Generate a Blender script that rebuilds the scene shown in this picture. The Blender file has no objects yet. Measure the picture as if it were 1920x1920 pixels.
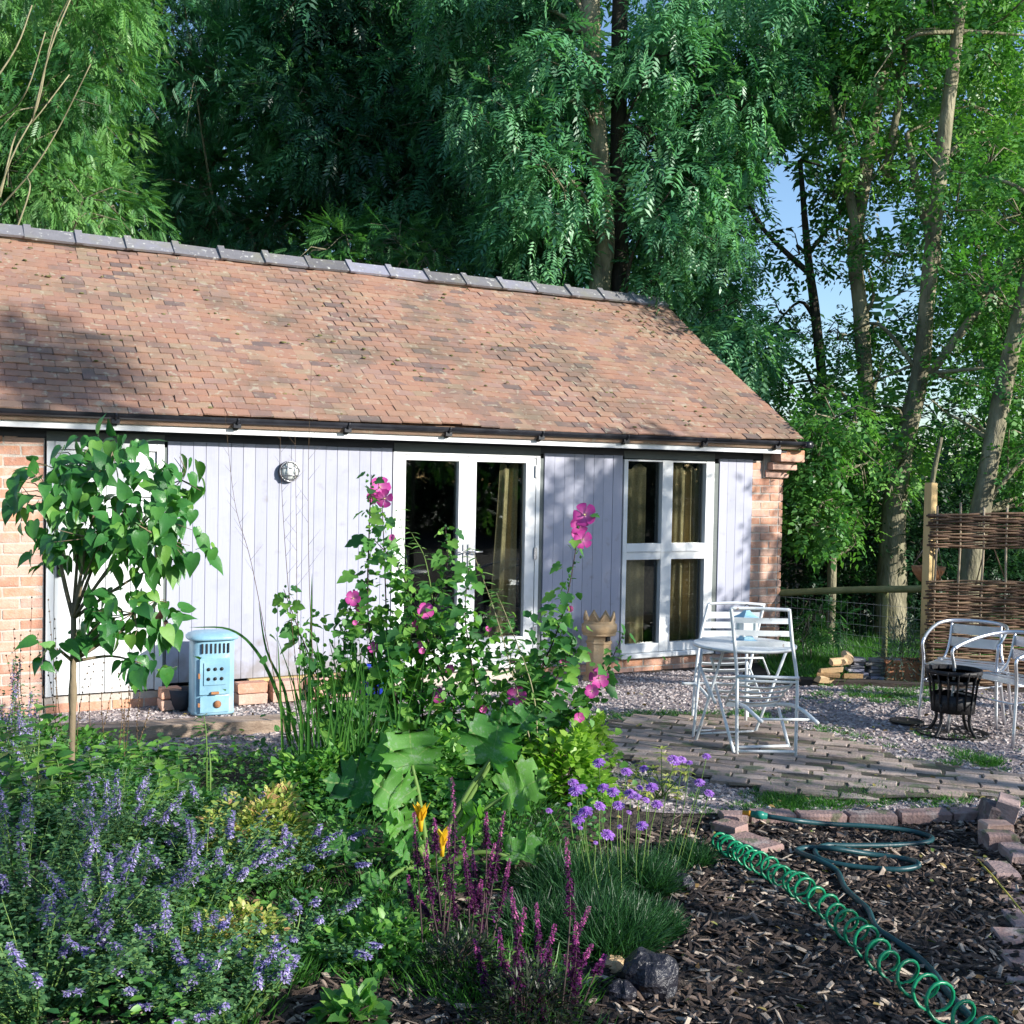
import bpy, math, random
import numpy as np
from mathutils import Vector, Matrix, noise
rnd = random.Random(7)
rng = np.random.default_rng(11)
R = math.radians
SC = bpy.context.scene
COL = SC.collection

# ------------------------------------------------------------------ camera, sky, sun, exposure
CAM_H, FPX = 1.80, 2145.0
PITCH, ROLL = R(1.65), 0.019
cF = np.array([0, math.cos(PITCH), -math.sin(PITCH)])
_R0 = np.array([1.0, 0, 0]); _U0 = np.array([0, math.sin(PITCH), math.cos(PITCH)])
cR = math.cos(ROLL) * _R0 + math.sin(ROLL) * _U0
cU = math.cos(ROLL) * _U0 - math.sin(ROLL) * _R0
cC = np.array([0, 0, CAM_H])
cam_d = bpy.data.cameras.new('camera'); cam = bpy.data.objects.new('camera', cam_d); COL.objects.link(cam)
mw = Matrix.Identity(4)
for i in range(3):
    mw[i][0] = cR[i]; mw[i][1] = cU[i]; mw[i][2] = -cF[i]; mw[i][3] = cC[i]
cam.matrix_world = mw
cam_d.sensor_width = 36; cam_d.lens = 36 * FPX / 1920; cam_d.clip_end = 500; cam_d.clip_start = 0.05
SC.camera = cam
SUN_EL, SUN_AZ = R(21), math.atan2(.885, -.465)
world = bpy.data.worlds.new('World'); SC.world = world; world.use_nodes = True
wn = world.node_tree.nodes; wl = world.node_tree.links
sky = wn.new('ShaderNodeTexSky'); sky.sky_type = 'NISHITA'; sky.sun_disc = False
sky.sun_elevation = SUN_EL; sky.sun_rotation = SUN_AZ; sky.air_density = 1.0; sky.dust_density = .6; sky.ozone_density = 3.2
wl.new(sky.outputs[0], wn['Background'].inputs[0]); wn['Background'].inputs[1].default_value = 0.15
sd = bpy.data.lights.new('sun', 'SUN'); sd.energy = 5.0; sd.angle = R(.5); sd.color = (1.0, .955, .885)
so = bpy.data.objects.new('sun', sd); COL.objects.link(so)
S = Vector((math.sin(SUN_AZ) * math.cos(SUN_EL), math.cos(SUN_AZ) * math.cos(SUN_EL), math.sin(SUN_EL)))
so.rotation_euler = S.to_track_quat('Z', 'Y').to_euler(); so.location = S * 40
SC.view_settings.view_transform = 'Standard'; SC.view_settings.look = 'None'
SC.view_settings.exposure = .68; SC.view_settings.gamma = 1
SC.cycles.max_bounces = 6; SC.cycles.transparent_max_bounces = 8; SC.cycles.caustics_reflective = False; SC.cycles.caustics_refractive = False

# ------------------------------------------------------------------ finding real places from the photo's sight lines
def ray(x, y): return cR * (x - 960) / FPX + cU * (960 - y) / FPX + cF
def G(x, y, z=0.0):
    d = ray(x, y); return Vector(cC + d * (z - CAM_H) / d[2])
def AT(x, y, Y):
    d = ray(x, y); return Vector(cC + d * Y / d[1])
TH = R(62)
BU = Vector((math.sin(TH), math.cos(TH), 0)); BV = Vector((-math.cos(TH), math.sin(TH), 0))
P0 = Vector((-0.156, 10.579, 0))
def BW(u, v, w): return P0 + BU * u + BV * v + Vector((0, 0, w))
def sstep(a, b, x):
    t = min(1, max(0, (x - a) / (b - a))); return t * t * (3 - 2 * t)
BED_L, BED_R = G(1335, 1532), G(1905, 1528)
def inbark(x, y):
    t = (x - BED_L.x) / (BED_R.x - BED_L.x); ye = BED_L.y + t * (BED_R.y - BED_L.y)
    return sstep(ye + .03, ye - .02, y) * sstep(BED_L.x - 1.2, BED_L.x - .1, x + (BED_L.y - y) * .35) * (1 - sstep(2.75, 2.85, x - (y - 4) * .02))
def hg(x, y):
    v = (Vector((x, y, 0)) - P0).dot(BV)
    z = -.09 * sstep(-2.2, -.3, v) if v < 3 else -.09
    z += -.035 * inbark(x, y)
    z += .035 * (noise.noise((x * 1.3, y * 1.3, 3)) ) * sstep(7.4, 6.2, y)
    return z

# ------------------------------------------------------------------ tagging and mesh helpers
def tag(o, label=None, cat=None, group=None, kind=None):
    if label: o['label'] = label
    if cat: o['category'] = cat
    if group: o['group'] = group
    if kind: o['kind'] = kind
    return o
def link(name, me, parent=None, mat=None, loc=None, mw=None):
    o = bpy.data.objects.new(name, me); COL.objects.link(o)
    if mat is not None and not me.materials:
        for m in (mat if isinstance(mat, (list, tuple)) else [mat]): me.materials.append(m)
    if parent: o.parent = parent
    if mw is not None: o.matrix_basis = mw
    elif loc is not None: o.location = loc
    return o
def empty(name, loc=(0, 0, 0), rz=0, label=None, cat=None, group=None, kind=None):
    o = bpy.data.objects.new(name, None); COL.objects.link(o); o.location = loc; o.rotation_euler = (0, 0, rz)
    o.empty_display_size = .1
    return tag(o, label, cat, group, kind)
def np_mesh(name, V, Fs, tint=None, smooth=False, flat=False):
    me = bpy.data.meshes.new(name); V = np.asarray(V, np.float32)
    Fs = [np.asarray(f, np.int32) for f in (Fs if isinstance(Fs, list) else [Fs])]
    me.vertices.add(len(V)); me.vertices.foreach_set('co', V.ravel())
    nl = sum(f.size for f in Fs); nf = sum(len(f) for f in Fs)
    me.loops.add(nl); me.loops.foreach_set('vertex_index', np.concatenate([f.ravel() for f in Fs]))
    st = []; c = 0
    for f in Fs:
        st.append(c + np.arange(len(f)) * f.shape[1]); c += f.size
    me.polygons.add(nf); me.polygons.foreach_set('loop_start', np.concatenate(st).astype(np.int32))
    me.update(calc_edges=True)
    if tint is not None:
        a = me.attributes.new('tint', 'FLOAT', 'POINT'); a.data.foreach_set('value', np.asarray(tint, np.float32))
    me.polygons.foreach_set('use_smooth', np.full(nf, not flat))
    return me
class MB:
    def __init__(s): s.v = []; s.f = []; s.m = []; s.sm = []
    def add(s, vs, fs, mi=0, sm=False):
        b = len(s.v); s.v += [tuple(p) for p in vs]; s.f += [tuple(b + i for i in f) for f in fs]; s.m += [mi] * len(fs); s.sm += [sm] * len(fs)
        return s
    def box(s, x0, x1, y0, y1, z0, z1, mi=0, M=None, ch=0):
        if ch:
            c = ch; vs = []
            for z, k in ((z0, c), (z0 + c, 0), (z1 - c, 0), (z1, c)):
                for (x, y, a, b) in ((x0, y0, 1, 1), (x1, y0, -1, 1), (x1, y1, -1, -1), (x0, y1, 1, -1)):
                    vs.append((x + a * (c if k else c * .3), y + b * (c if k else c * .3), z))
            fs = [(3, 2, 1, 0), (12, 13, 14, 15)]
            for l in range(3):
                for i in range(4): fs.append((l * 4 + i, l * 4 + (i + 1) % 4, l * 4 + 4 + (i + 1) % 4, l * 4 + 4 + i))
        else:
            vs = [(x, y, z) for z in (z0, z1) for (x, y) in ((x0, y0), (x1, y0), (x1, y1), (x0, y1))]
            fs = [(3, 2, 1, 0), (4, 5, 6, 7), (0, 1, 5, 4), (1, 2, 6, 5), (2, 3, 7, 6), (3, 0, 4, 7)]
        if M is not None: vs = [M @ Vector(p) for p in vs]
        return s.add(vs, fs, mi)
    def tube(s, pts, r, n=6, mi=0, cap=True, sm=True, flat=1.0):
        pts = [Vector(p) for p in pts]; rs = r if isinstance(r, (list, tuple)) else [r] * len(pts)
        t0 = (pts[1] - pts[0]).normalized(); ref = Vector((0, 0, 1)) if abs(t0.z) < .9 else Vector((1, 0, 0))
        X = t0.cross(ref).normalized(); vs = []; fs = []
        for i, p in enumerate(pts):
            t = (pts[min(i + 1, len(pts) - 1)] - pts[max(i - 1, 0)]).normalized()
            X = (X - t * X.dot(t)).normalized(); Y = t.cross(X)
            for k in range(n):
                a = 2 * math.pi * k / n; vs.append(p + (X * math.cos(a) + Y * math.sin(a) * flat) * rs[i])
        for i in range(len(pts) - 1):
            for k in range(n):
                a = i * n + k; b = i * n + (k + 1) % n; fs.append((a, b, b + n, a + n))
        if cap: fs += [tuple(range(n - 1, -1, -1)), tuple(range(len(vs) - n, len(vs)))]
        return s.add(vs, fs, mi, sm)
    def beam(s, p, q, w, h, mi=0, up=(0, 0, 1)):
        p = Vector(p); q = Vector(q); t = (q - p).normalized(); u = Vector(up)
        X = t.cross(u)
        if X.length < 1e-4: X = t.cross(Vector((1, 0, 0)))
        X.normalize(); Z = X.cross(t)
        vs = [c + X * a * w / 2 + Z * b * h / 2 for c in (p, q) for (a, b) in ((-1, -1), (1, -1), (1, 1), (-1, 1))]
        return s.add(vs, [(3, 2, 1, 0), (4, 5, 6, 7), (0, 1, 5, 4), (1, 2, 6, 5), (2, 3, 7, 6), (3, 0, 4, 7)], mi)
    def lathe(s, prof, n=16, c=(0, 0, 0), mi=0, sm=True, sx=1, sy=1, a0=0):
        c = Vector(c); vs = []; fs = []
        for (r, z) in prof:
            for k in range(n):
                a = a0 + 2 * math.pi * k / n; vs.append(c + Vector((r * math.cos(a) * sx, r * math.sin(a) * sy, z)))
        for i in range(len(prof) - 1):
            for k in range(n):
                a = i * n + k; b = i * n + (k + 1) % n; fs.append((a, b, b + n, a + n))
        if prof[0][0] > 1e-4: fs.append(tuple(range(n - 1, -1, -1)))
        if prof[-1][0] > 1e-4: fs.append(tuple(range(len(vs) - n, len(vs))))
        return s.add(vs, fs, mi, sm)
    def mesh(s, name):
        me = bpy.data.meshes.new(name); me.from_pydata(s.v, [], s.f); me.update()
        me.polygons.foreach_set('material_index', s.m); me.polygons.foreach_set('use_smooth', s.sm)
        return me
    def build(s, name, mat, parent=None, loc=None, mw=None): return link(name, s.mesh(name), parent, mat, loc, mw)
def smooth_path(pts, k=6):
    P = [Vector(p) for p in pts]; P = [P[0] * 2 - P[1]] + P + [P[-1] * 2 - P[-2]]; out = []
    for i in range(1, len(P) - 2):
        for j in range(k):
            t = j / k; a, b, c, d = P[i - 1:i + 3]
            out.append(.5 * ((2 * b) + (c - a) * t + (2 * a - 5 * b + 4 * c - d) * t * t + (3 * b - a - 3 * c + d) * t ** 3))
    return out + [P[-2]]

# ------------------------------------------------------------------ materials
def principled(name):
    m = bpy.data.materials.new(name); m.use_nodes = True; nt = m.node_tree
    return m, nt, nt.nodes['Principled BSDF'], nt.nodes['Material Output']
def ramp(nt, cols, pos=None, inter='LINEAR'):
    r = nt.nodes.new('ShaderNodeValToRGB'); e = r.color_ramp.elements; r.color_ramp.interpolation = inter
    n = len(cols)
    while len(e) < n: e.new(.5)
    for i, c in enumerate(cols):
        e[i].position = pos[i] if pos else i / (n - 1); e[i].color = (*c, 1)
    return r
def source(nt, src):
    if src == 'attr':
        a = nt.nodes.new('ShaderNodeAttribute'); a.attribute_name = 'tint'; return a.outputs['Fac']
    o = nt.nodes.new('ShaderNodeObjectInfo'); return o.outputs['Random']
def mat(name, cols, rough=.7, src=None, ns=8, nd=4, bump=.3, bs=40, metal=0, dirt=None, dirt_s=3, dirt_amt=.5, trans=0, spec=.4, stretch=None, bdist=.01, noise_mix=.5, dirt_lo=.5, lich=None):
    m, nt, b, out = principled(name); N = nt.nodes; L = nt.links
    tc = N.new('ShaderNodeTexCoord'); vec = tc.outputs['Object']
    if stretch:
        mp = N.new('ShaderNodeMapping'); mp.inputs['Scale'].default_value = stretch; L.new(vec, mp.inputs[0]); vec = mp.outputs[0]
    nz = N.new('ShaderNodeTexNoise'); nz.inputs['Scale'].default_value = ns; nz.inputs['Detail'].default_value = nd; L.new(vec, nz.inputs['Vector'])
    r = ramp(nt, cols)
    if src:
        mx = N.new('ShaderNodeMath'); mx.operation = 'MULTIPLY_ADD'; s1 = N.new('ShaderNodeMath'); s1.operation = 'SUBTRACT'
        L.new(nz.outputs[0], s1.inputs[0]); s1.inputs[1].default_value = .5
        L.new(s1.outputs[0], mx.inputs[0]); mx.inputs[1].default_value = noise_mix; L.new(source(nt, src), mx.inputs[2]); L.new(mx.outputs[0], r.inputs[0])
    else:
        s1 = N.new('ShaderNodeMapRange'); s1.inputs[1].default_value = .3; s1.inputs[2].default_value = .7
        L.new(nz.outputs[0], s1.inputs[0]); L.new(s1.outputs[0], r.inputs[0])
    c = r.outputs[0]
    if dirt:
        n2 = N.new('ShaderNodeTexNoise'); n2.inputs['Scale'].default_value = dirt_s; n2.inputs['Detail'].default_value = 6; n2.inputs['Roughness'].default_value = .65
        g = N.new('ShaderNodeNewGeometry'); L.new(g.outputs['Position'], n2.inputs['Vector'])
        mr = N.new('ShaderNodeMapRange'); mr.inputs[1].default_value = dirt_lo; mr.inputs[2].default_value = dirt_lo + .2; mr.inputs[4].default_value = dirt_amt
        L.new(n2.outputs[0], mr.inputs[0]); mc = N.new('ShaderNodeMix'); mc.data_type = 'RGBA'
        L.new(mr.outputs[0], mc.inputs[0]); L.new(c, mc.inputs[6]); mc.inputs[7].default_value = (*dirt, 1); c = mc.outputs[2]
    if lich:
        n3 = N.new('ShaderNodeTexNoise'); n3.inputs['Scale'].default_value = lich[1]; n3.inputs['Detail'].default_value = 5; g3 = N.new('ShaderNodeNewGeometry'); L.new(g3.outputs['Position'], n3.inputs['Vector'])
        m3 = N.new('ShaderNodeMapRange'); m3.inputs[1].default_value = lich[2]; m3.inputs[2].default_value = lich[2] + .06; m3.inputs[4].default_value = lich[3]; L.new(n3.outputs[0], m3.inputs[0])
        x3 = N.new('ShaderNodeMix'); x3.data_type = 'RGBA'; L.new(m3.outputs[0], x3.inputs[0]); L.new(c, x3.inputs[6]); x3.inputs[7].default_value = (*lich[0], 1); c = x3.outputs[2]
    L.new(c, b.inputs['Base Color']); b.inputs['Roughness'].default_value = rough; b.inputs['Metallic'].default_value = metal
    b.inputs['Specular IOR Level'].default_value = spec
    if bump:
        nb = N.new('ShaderNodeTexNoise'); nb.inputs['Scale'].default_value = bs; nb.inputs['Detail'].default_value = 5; L.new(vec, nb.inputs['Vector'])
        bp = N.new('ShaderNodeBump'); bp.inputs['Strength'].default_value = bump; bp.inputs['Distance'].default_value = bdist
        L.new(nb.outputs[0], bp.inputs['Height']); L.new(bp.outputs[0], b.inputs['Normal'])
    if trans:
        t = N.new('ShaderNodeBsdfTranslucent'); L.new(c, t.inputs[0]); ms = N.new('ShaderNodeMixShader'); ms.inputs[0].default_value = trans
        gm = N.new('ShaderNodeMix'); gm.data_type = 'RGBA'; gm.blend_type = 'MULTIPLY'; gm.inputs[0].default_value = 1; L.new(c, gm.inputs[6]); gm.inputs[7].default_value = (1.5, 1.7, .75, 1); L.new(gm.outputs[2], t.inputs[0])
        L.new(b.outputs[0], ms.inputs[1]); L.new(t.outputs[0], ms.inputs[2]); L.new(ms.outputs[0], out.inputs[0])
    return m
LEAFARGS = {}
def leafm(name, cols, src='attr', trans=.3, rough=.42, spec=.45, bump=0, ns=30):
    LEAFARGS[name] = (cols, trans, rough, spec)
    return mat(name, cols, rough, src, ns, 2, bump, 60, trans=trans, spec=spec, noise_mix=.35)
def petalm(name, cols, trans=.35, src='attr'):
    m = mat(name, cols, .6, src, 20, 2, 0, trans=0, spec=.2); nt = m.node_tree
    b = nt.nodes['Principled BSDF']; t = nt.nodes.new('ShaderNodeBsdfTranslucent'); ms = nt.nodes.new('ShaderNodeMixShader'); ms.inputs[0].default_value = trans
    nt.links.new(b.inputs['Base Color'].links[0].from_socket, t.inputs[0]); nt.links.new(b.outputs[0], ms.inputs[1]); nt.links.new(t.outputs[0], ms.inputs[2]); nt.links.new(ms.outputs[0], nt.nodes['Material Output'].inputs[0])
    return m
TILE = [(.15, .11, .10), (.25, .155, .125), (.30, .17, .125), (.325, .18, .125), (.34, .19, .13), (.335, .20, .135), (.30, .19, .155), (.365, .225, .155), (.30, .215, .145)]
BRICK = [(.05, .045, .055), (.12, .085, .085), (.22, .135, .115), (.33, .19, .14), (.36, .25, .19), (.20, .15, .14), (.10, .09, .10), (.42, .32, .25)]
M = {}
M['tile'] = mat('clay_tile', TILE, .85, 'rand', 14, 5, .5, 90, dirt=(.13, .115, .085), dirt_s=1.5, dirt_amt=.62, noise_mix=.25, dirt_lo=.46, lich=((.42, .40, .30), 14, .60, .5))
M['tile_m'] = mat('clay_tile_far', TILE, .85, 'attr', 14, 5, .5, 90, dirt=(.13, .115, .085), dirt_s=1.5, dirt_amt=.62, noise_mix=.25, dirt_lo=.46, lich=((.42, .40, .30), 14, .60, .5))
M['ridge'] = mat('blue_ridge_clay', [(.13, .125, .13), (.21, .205, .22), (.30, .30, .38)], .6, 'rand', 10, 4, .4, 60, dirt=(.24, .23, .15), dirt_s=4, dirt_amt=.5, dirt_lo=.5, lich=((.55, .55, .5), 22, .62, .8))
M['brick'] = mat('old_brick', BRICK, .9, 'rand', 22, 5, .6, 70, dirt=(.5, .42, .36), dirt_s=9, dirt_amt=.5, noise_mix=.45, dirt_lo=.55)
M['brick_pale'] = mat('orange_brick', [(.44, .22, .15), (.56, .29, .19), (.58, .38, .29), (.50, .30, .24), (.62, .31, .18)], .9, 'rand', 18, 5, .6, 70, dirt=(.62, .5, .42), dirt_s=12, dirt_amt=.5, noise_mix=.5)
M['joint'] = mat('mossy_paving_joint', [(.05, .045, .03), (.12, .10, .075), (.09, .11, .045)], .95, None, 14, 6, .6, 70)
M['oldbrick_shaded'] = mat('weathered_shaded_edging_brick', [(.10, .08, .085), (.22, .15, .14), (.34, .22, .19), (.28, .2, .19), (.42, .30, .27)], .9, 'rand', 20, 6, .7, 60, dirt=(.5, .47, .44), dirt_s=7, dirt_amt=.6, dirt_lo=.53, lich=((.08, .11, .05), 11, .58, .7))  # edging shade painted in as a darker ramp, over real lime and moss
M['mortar'] = mat('lime_mortar', [(.44, .39, .33), (.58, .52, .45)], .95, None, 20, 5, .5, 120)
M['clad'] = mat('lilac_grey_paint', [(.365, .375, .455), (.395, .405, .49)], .6, 'rand', 5, 5, .25, 60, stretch=(1, 1, .12), dirt=(.27, .28, .33), dirt_s=3, dirt_amt=.4, dirt_lo=.52, bdist=.004)
nt = M['clad'].node_tree; b_ = nt.nodes['Principled BSDF']; src_ = b_.inputs['Base Color'].links[0].from_socket
g_ = nt.nodes.new('ShaderNodeNewGeometry'); sx_ = nt.nodes.new('ShaderNodeSeparateXYZ'); nt.links.new(g_.outputs['Position'], sx_.inputs[0]); nn = nt.nodes.new('ShaderNodeTexNoise'); nn.inputs['Scale'].default_value = 9; nn.inputs['Detail'].default_value = 6; nt.links.new(g_.outputs['Position'], nn.inputs['Vector'])
m1 = nt.nodes.new('ShaderNodeMapRange'); m1.inputs[1].default_value = .05; m1.inputs[2].default_value = .5; m1.inputs[3].default_value = .34; m1.inputs[4].default_value = 0; nt.links.new(sx_.outputs[2], m1.inputs[0])
m2 = nt.nodes.new('ShaderNodeMath'); m2.operation = 'ADD'; nt.links.new(nn.outputs[0], m2.inputs[0]); nt.links.new(m1.outputs[0], m2.inputs[1]); m3 = nt.nodes.new('ShaderNodeMapRange'); m3.inputs[1].default_value = .62; m3.inputs[2].default_value = .85; m3.inputs[4].default_value = .6; nt.links.new(m2.outputs[0], m3.inputs[0])
x_ = nt.nodes.new('ShaderNodeMix'); x_.data_type = 'RGBA'; nt.links.new(m3.outputs[0], x_.inputs[0]); nt.links.new(src_, x_.inputs[6]); x_.inputs[7].default_value = (.22, .19, .16, 1); nt.links.new(x_.outputs[2], b_.inputs['Base Color'])
M['white'] = mat('white_gloss_paint', [(.70, .72, .72), (.80, .81, .80)], .45, None, 4, 4, .12, 50, dirt=(.5, .5, .45), dirt_s=4, dirt_amt=.35, dirt_lo=.54, bdist=.003)
M['beam'] = mat('dark_painted_beam', [(.03, .032, .045), (.055, .06, .07)], .6, None, 6, 4, .3, 50, stretch=(.3, 1, 1))
M['grey_frame'] = mat('grey_green_lintel', [(.11, .13, .125), (.15, .17, .16)], .6, None, 6, 4, .2, 50, stretch=(.3, 1, 1))
M['gutter'] = mat('black_gutter_plastic', [(.012, .013, .018), (.03, .032, .04)], .3, None, 8, 3, .05, 50, dirt=(.10, .10, .10), dirt_s=6, dirt_amt=.4, dirt_lo=.55)
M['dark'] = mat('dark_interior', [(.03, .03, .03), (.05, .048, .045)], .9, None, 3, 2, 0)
M['curtain'] = mat('hessian_curtain', [(.44, .33, .17), (.58, .45, .26)], .95, None, 60, 3, .5, 260, dirt=(.3, .24, .14), dirt_s=3, dirt_amt=.4)
M['steel'] = mat('galvanised_steel', [(.35, .36, .38), (.5, .5, .52)], .35, None, 10, 3, .05, 60, metal=.8)
M['alu'] = mat('brushed_aluminium', [(.62, .64, .68), (.75, .76, .80)], .38, None, 12, 3, .05, 90, metal=.9)
M['chairw'] = mat('white_painted_metal', [(.70, .74, .74), (.80, .82, .82)], .4, None, 12, 4, .1, 70, dirt=(.45, .45, .36), dirt_s=9, dirt_amt=.5, dirt_lo=.56, lich=((.25, .12, .06), 30, .66, .7))
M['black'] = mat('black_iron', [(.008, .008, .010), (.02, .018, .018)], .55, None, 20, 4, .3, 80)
M['stove'] = mat('blue_enamel', [(.17, .33, .44), (.23, .42, .53), (.33, .52, .61)], .35, None, 5, 5, .15, 40, dirt=(.45, .62, .68), dirt_s=9, dirt_amt=.6, dirt_lo=.58, lich=((.16, .07, .04), 17, .66, .8))
M['stove_dark'] = mat('dark_blue_enamel', [(.08, .2, .28), (.14, .3, .38)], .4, None, 5, 5, .1, 40)
M['rust'] = mat('rusty_iron', [(.18, .07, .03), (.45, .22, .1)], .8, None, 20, 5, .4, 80)
M['pot'] = mat('buff_terracotta', [(.36, .24, .13), (.46, .32, .18), (.5, .37, .23)], .85, None, 8, 5, .3, 60, dirt=(.3, .28, .2), dirt_s=7, dirt_amt=.5)
M['terra'] = mat('orange_terracotta', [(.38, .16, .08), (.48, .22, .12)], .85, None, 8, 5, .3, 60, dirt=(.12, .16, .1), dirt_s=5, dirt_amt=.6)
M['blueglaze'] = mat('cobalt_glaze', [(.01, .02, .22), (.02, .05, .42)], .12, None, 8, 3, .05, 30)
M['sleeper'] = mat('weathered_sleeper', [(.20, .14, .10), (.36, .27, .20), (.42, .33, .26)], .9, None, 6, 6, .7, 40, stretch=(.3, 3, 3))
M['oldwood'] = mat('dark_wet_wood', [(.03, .025, .02), (.08, .06, .05)], .9, None, 6, 6, .7, 40, stretch=(.3, 3, 3))
M['pine'] = mat('fresh_pine', [(.52, .36, .15), (.66, .48, .22)], .7, None, 5, 5, .3, 60, stretch=(3, 3, .3))
M['pole'] = mat('green_stained_pole', [(.16, .17, .06), (.26, .26, .11)], .85, None, 8, 5, .4, 60)
M['logw'] = mat('split_log_wood', [(.30, .18, .08), (.50, .34, .18), (.58, .42, .25)], .85, 'rand', 9, 5, .6, 50)
M['bark'] = mat('ash_bark', [(.10, .09, .06), (.22, .20, .13), (.36, .325, .22)], .95, None, 5, 8, .9, 22, stretch=(1.5, 1.5, .5), bdist=.03, dirt=(.12, .13, .05), dirt_s=2, dirt_amt=.5)
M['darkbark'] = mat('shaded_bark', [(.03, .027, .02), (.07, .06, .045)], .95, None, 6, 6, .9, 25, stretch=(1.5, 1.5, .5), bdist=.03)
M['palestem'] = mat('pale_dead_stem', [(.20, .18, .10), (.32, .29, .17)], .8, None, 9, 4, .3, 60)
M['lilacbark'] = mat('smooth_young_bark', [(.13, .10, .065), (.27, .21, .13)], .85, None, 12, 5, .4, 60, stretch=(1, 1, .4))
M['willow'] = mat('willow_rod', [(.10, .055, .035), (.17, .10, .06), (.24, .155, .09)], .75, 'rand', 9, 5, .4, 60)
M['willow_pale'] = mat('peeled_stake', [(.25, .19, .12), (.42, .34, .24)], .8, 'rand', 9, 5, .4, 60)
M['soil'] = mat('dark_garden_soil', [(.018, .014, .011), (.05, .04, .03), (.085, .068, .05)], .95, None, 16, 8, .9, 50, bdist=.03)
M['gravelbase'] = mat('gravel_bed', [(.14, .11, .11), (.33, .27, .27), (.5, .43, .43)], .95, None, 60, 6, .9, 90, bdist=.02, dirt=(.08, .08, .05), dirt_s=2.5, dirt_amt=.5)
M['stone'] = mat('pink_gravel_stone', [(.11, .095, .095), (.28, .24, .235), (.41, .36, .345), (.52, .47, .45), (.35, .27, .235)], .9, 'attr', 50, 3, 0, noise_mix=.3)
M['paver'] = mat('worn_brick_paver', [(.27, .215, .195), (.36, .28, .235), (.43, .32, .255), (.41, .33, .285), (.48, .38, .32)], .9, 'rand', 16, 6, .5, 70, dirt=(.14, .14, .09), dirt_s=5, dirt_amt=.55, noise_mix=.6, dirt_lo=.50, lich=((.10, .15, .06), 7, .58, .7))
M['barkbase'] = mat('bark_mulch_base', [(.014, .011, .009), (.05, .038, .028), (.13, .10, .08)], .95, None, 30, 8, .9, 70, bdist=.03)
M['chip'] = mat('bark_chip', [(.018, .013, .012), (.04, .028, .022), (.09, .06, .045), (.24, .18, .14), (.52, .43, .33)], .85, 'attr', 60, 4, .3, 150, noise_mix=.3, stretch=(1, 1, 1))
M['hose'] = mat('dark_teal_hose', [(.008, .045, .055), (.02, .075, .085)], .4, None, 10, 3, .1, 60)
M['coil'] = mat('green_coil_hose', [(.005, .19, .085), (.01, .26, .12)], .3, None, 10, 3, 0)
M['orange'] = mat('orange_plastic', [(.6, .25, .02), (.7, .33, .04)], .4, None, 5, 2, 0)
M['teal'] = mat('green_plastic', [(.01, .16, .12), (.02, .22, .16)], .35, None, 5, 2, 0)
M['slag'] = mat('black_slag_rock', [(.008, .008, .012), (.03, .03, .04)], .35, None, 10, 6, 1, 30, bdist=.02)
M['lampglass'] = mat('frosted_lamp_glass', [(.62, .66, .62), (.75, .78, .74)], .25, None, 5, 2, 0)
M['lantern_b'] = mat('pale_blue_metal', [(.30, .55, .68), (.38, .62, .74)], .4, None, 8, 3, .05, 40)
M['drystem'] = mat('dry_seed_stem', [(.09, .055, .03), (.17, .11, .06)], .9, 'rand', 9, 3, 0)
M['darkstem'] = mat('purple_dark_stem', [(.035, .018, .02), (.07, .04, .035)], .7, 'rand', 9, 3, 0)
M['greenstem'] = mat('green_stem', [(.08, .16, .035), (.16, .26, .06)], .6, 'rand', 9, 3, 0)
M['yellowstem'] = mat('yellow_cane', [(.45, .38, .05), (.6, .5, .1)], .6, None, 9, 3, 0)
M['ash'] = leafm('ash_leaf', [(.012, .06, .032), (.045, .17, .08), (.11, .31, .14), (.2, .44, .22)], spec=.7)
M['fine'] = leafm('willow_leaf', [(.022, .09, .035), (.06, .19, .055), (.13, .31, .09), (.22, .42, .13)])
M['maple'] = leafm('maple_leaf', [(.018, .08, .022), (.045, .16, .035), (.09, .25, .055), (.18, .38, .08)])
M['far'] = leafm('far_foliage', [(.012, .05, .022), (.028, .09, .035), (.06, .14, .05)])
M['lilac'] = leafm('lilac_leaf', [(.025, .12, .035), (.045, .18, .04), (.09, .27, .05), (.2, .40, .07)], 'rand', .32, .35, .5, .25)
M['deadleaf'] = leafm('dead_leaf', [(.03, .012, .01), (.07, .03, .02)], 'rand', .1, .7)
M['mallow'] = leafm('mallow_leaf', [(.035, .12, .04), (.06, .2, .05), (.12, .30, .06), (.22, .42, .08)], 'rand', .38, .5, .35)
M['lime'] = leafm('lime_leaf', [(.10, .24, .03), (.2, .38, .05), (.34, .50, .08)], 'attr', .4)
M['yellowleaf'] = leafm('yellow_variegated_leaf', [(.35, .45, .08), (.55, .58, .14), (.62, .6, .3)], 'attr', .3)
M['narrow'] = leafm('narrow_green_leaf', [(.05, .16, .04), (.12, .28, .06), (.28, .44, .14)], 'attr', .38)
M['catleaf'] = leafm('catmint_leaf', [(.03, .10, .05), (.085, .2, .08), (.15, .30, .11), (.26, .42, .15)], 'attr', .25, .6, .25)
M['grass'] = leafm('grass_blade', [(.025, .09, .02), (.05, .17, .03), (.10, .27, .045)], 'attr', .35)
M['weed'] = leafm('weed_leaf', [(.025, .10, .035), (.06, .2, .05), (.13, .32, .06), (.26, .46, .09)], 'attr', .35)
M['feather'] = leafm('feathery_dark_leaf', [(.010, .045, .02), (.022, .08, .028), (.045, .14, .045)], 'attr', .25)
M['spirea'] = leafm('pink_tinged_leaf', [(.10, .22, .05), (.26, .38, .08), (.48, .52, .14), (.55, .30, .16)], 'attr', .35)
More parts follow.
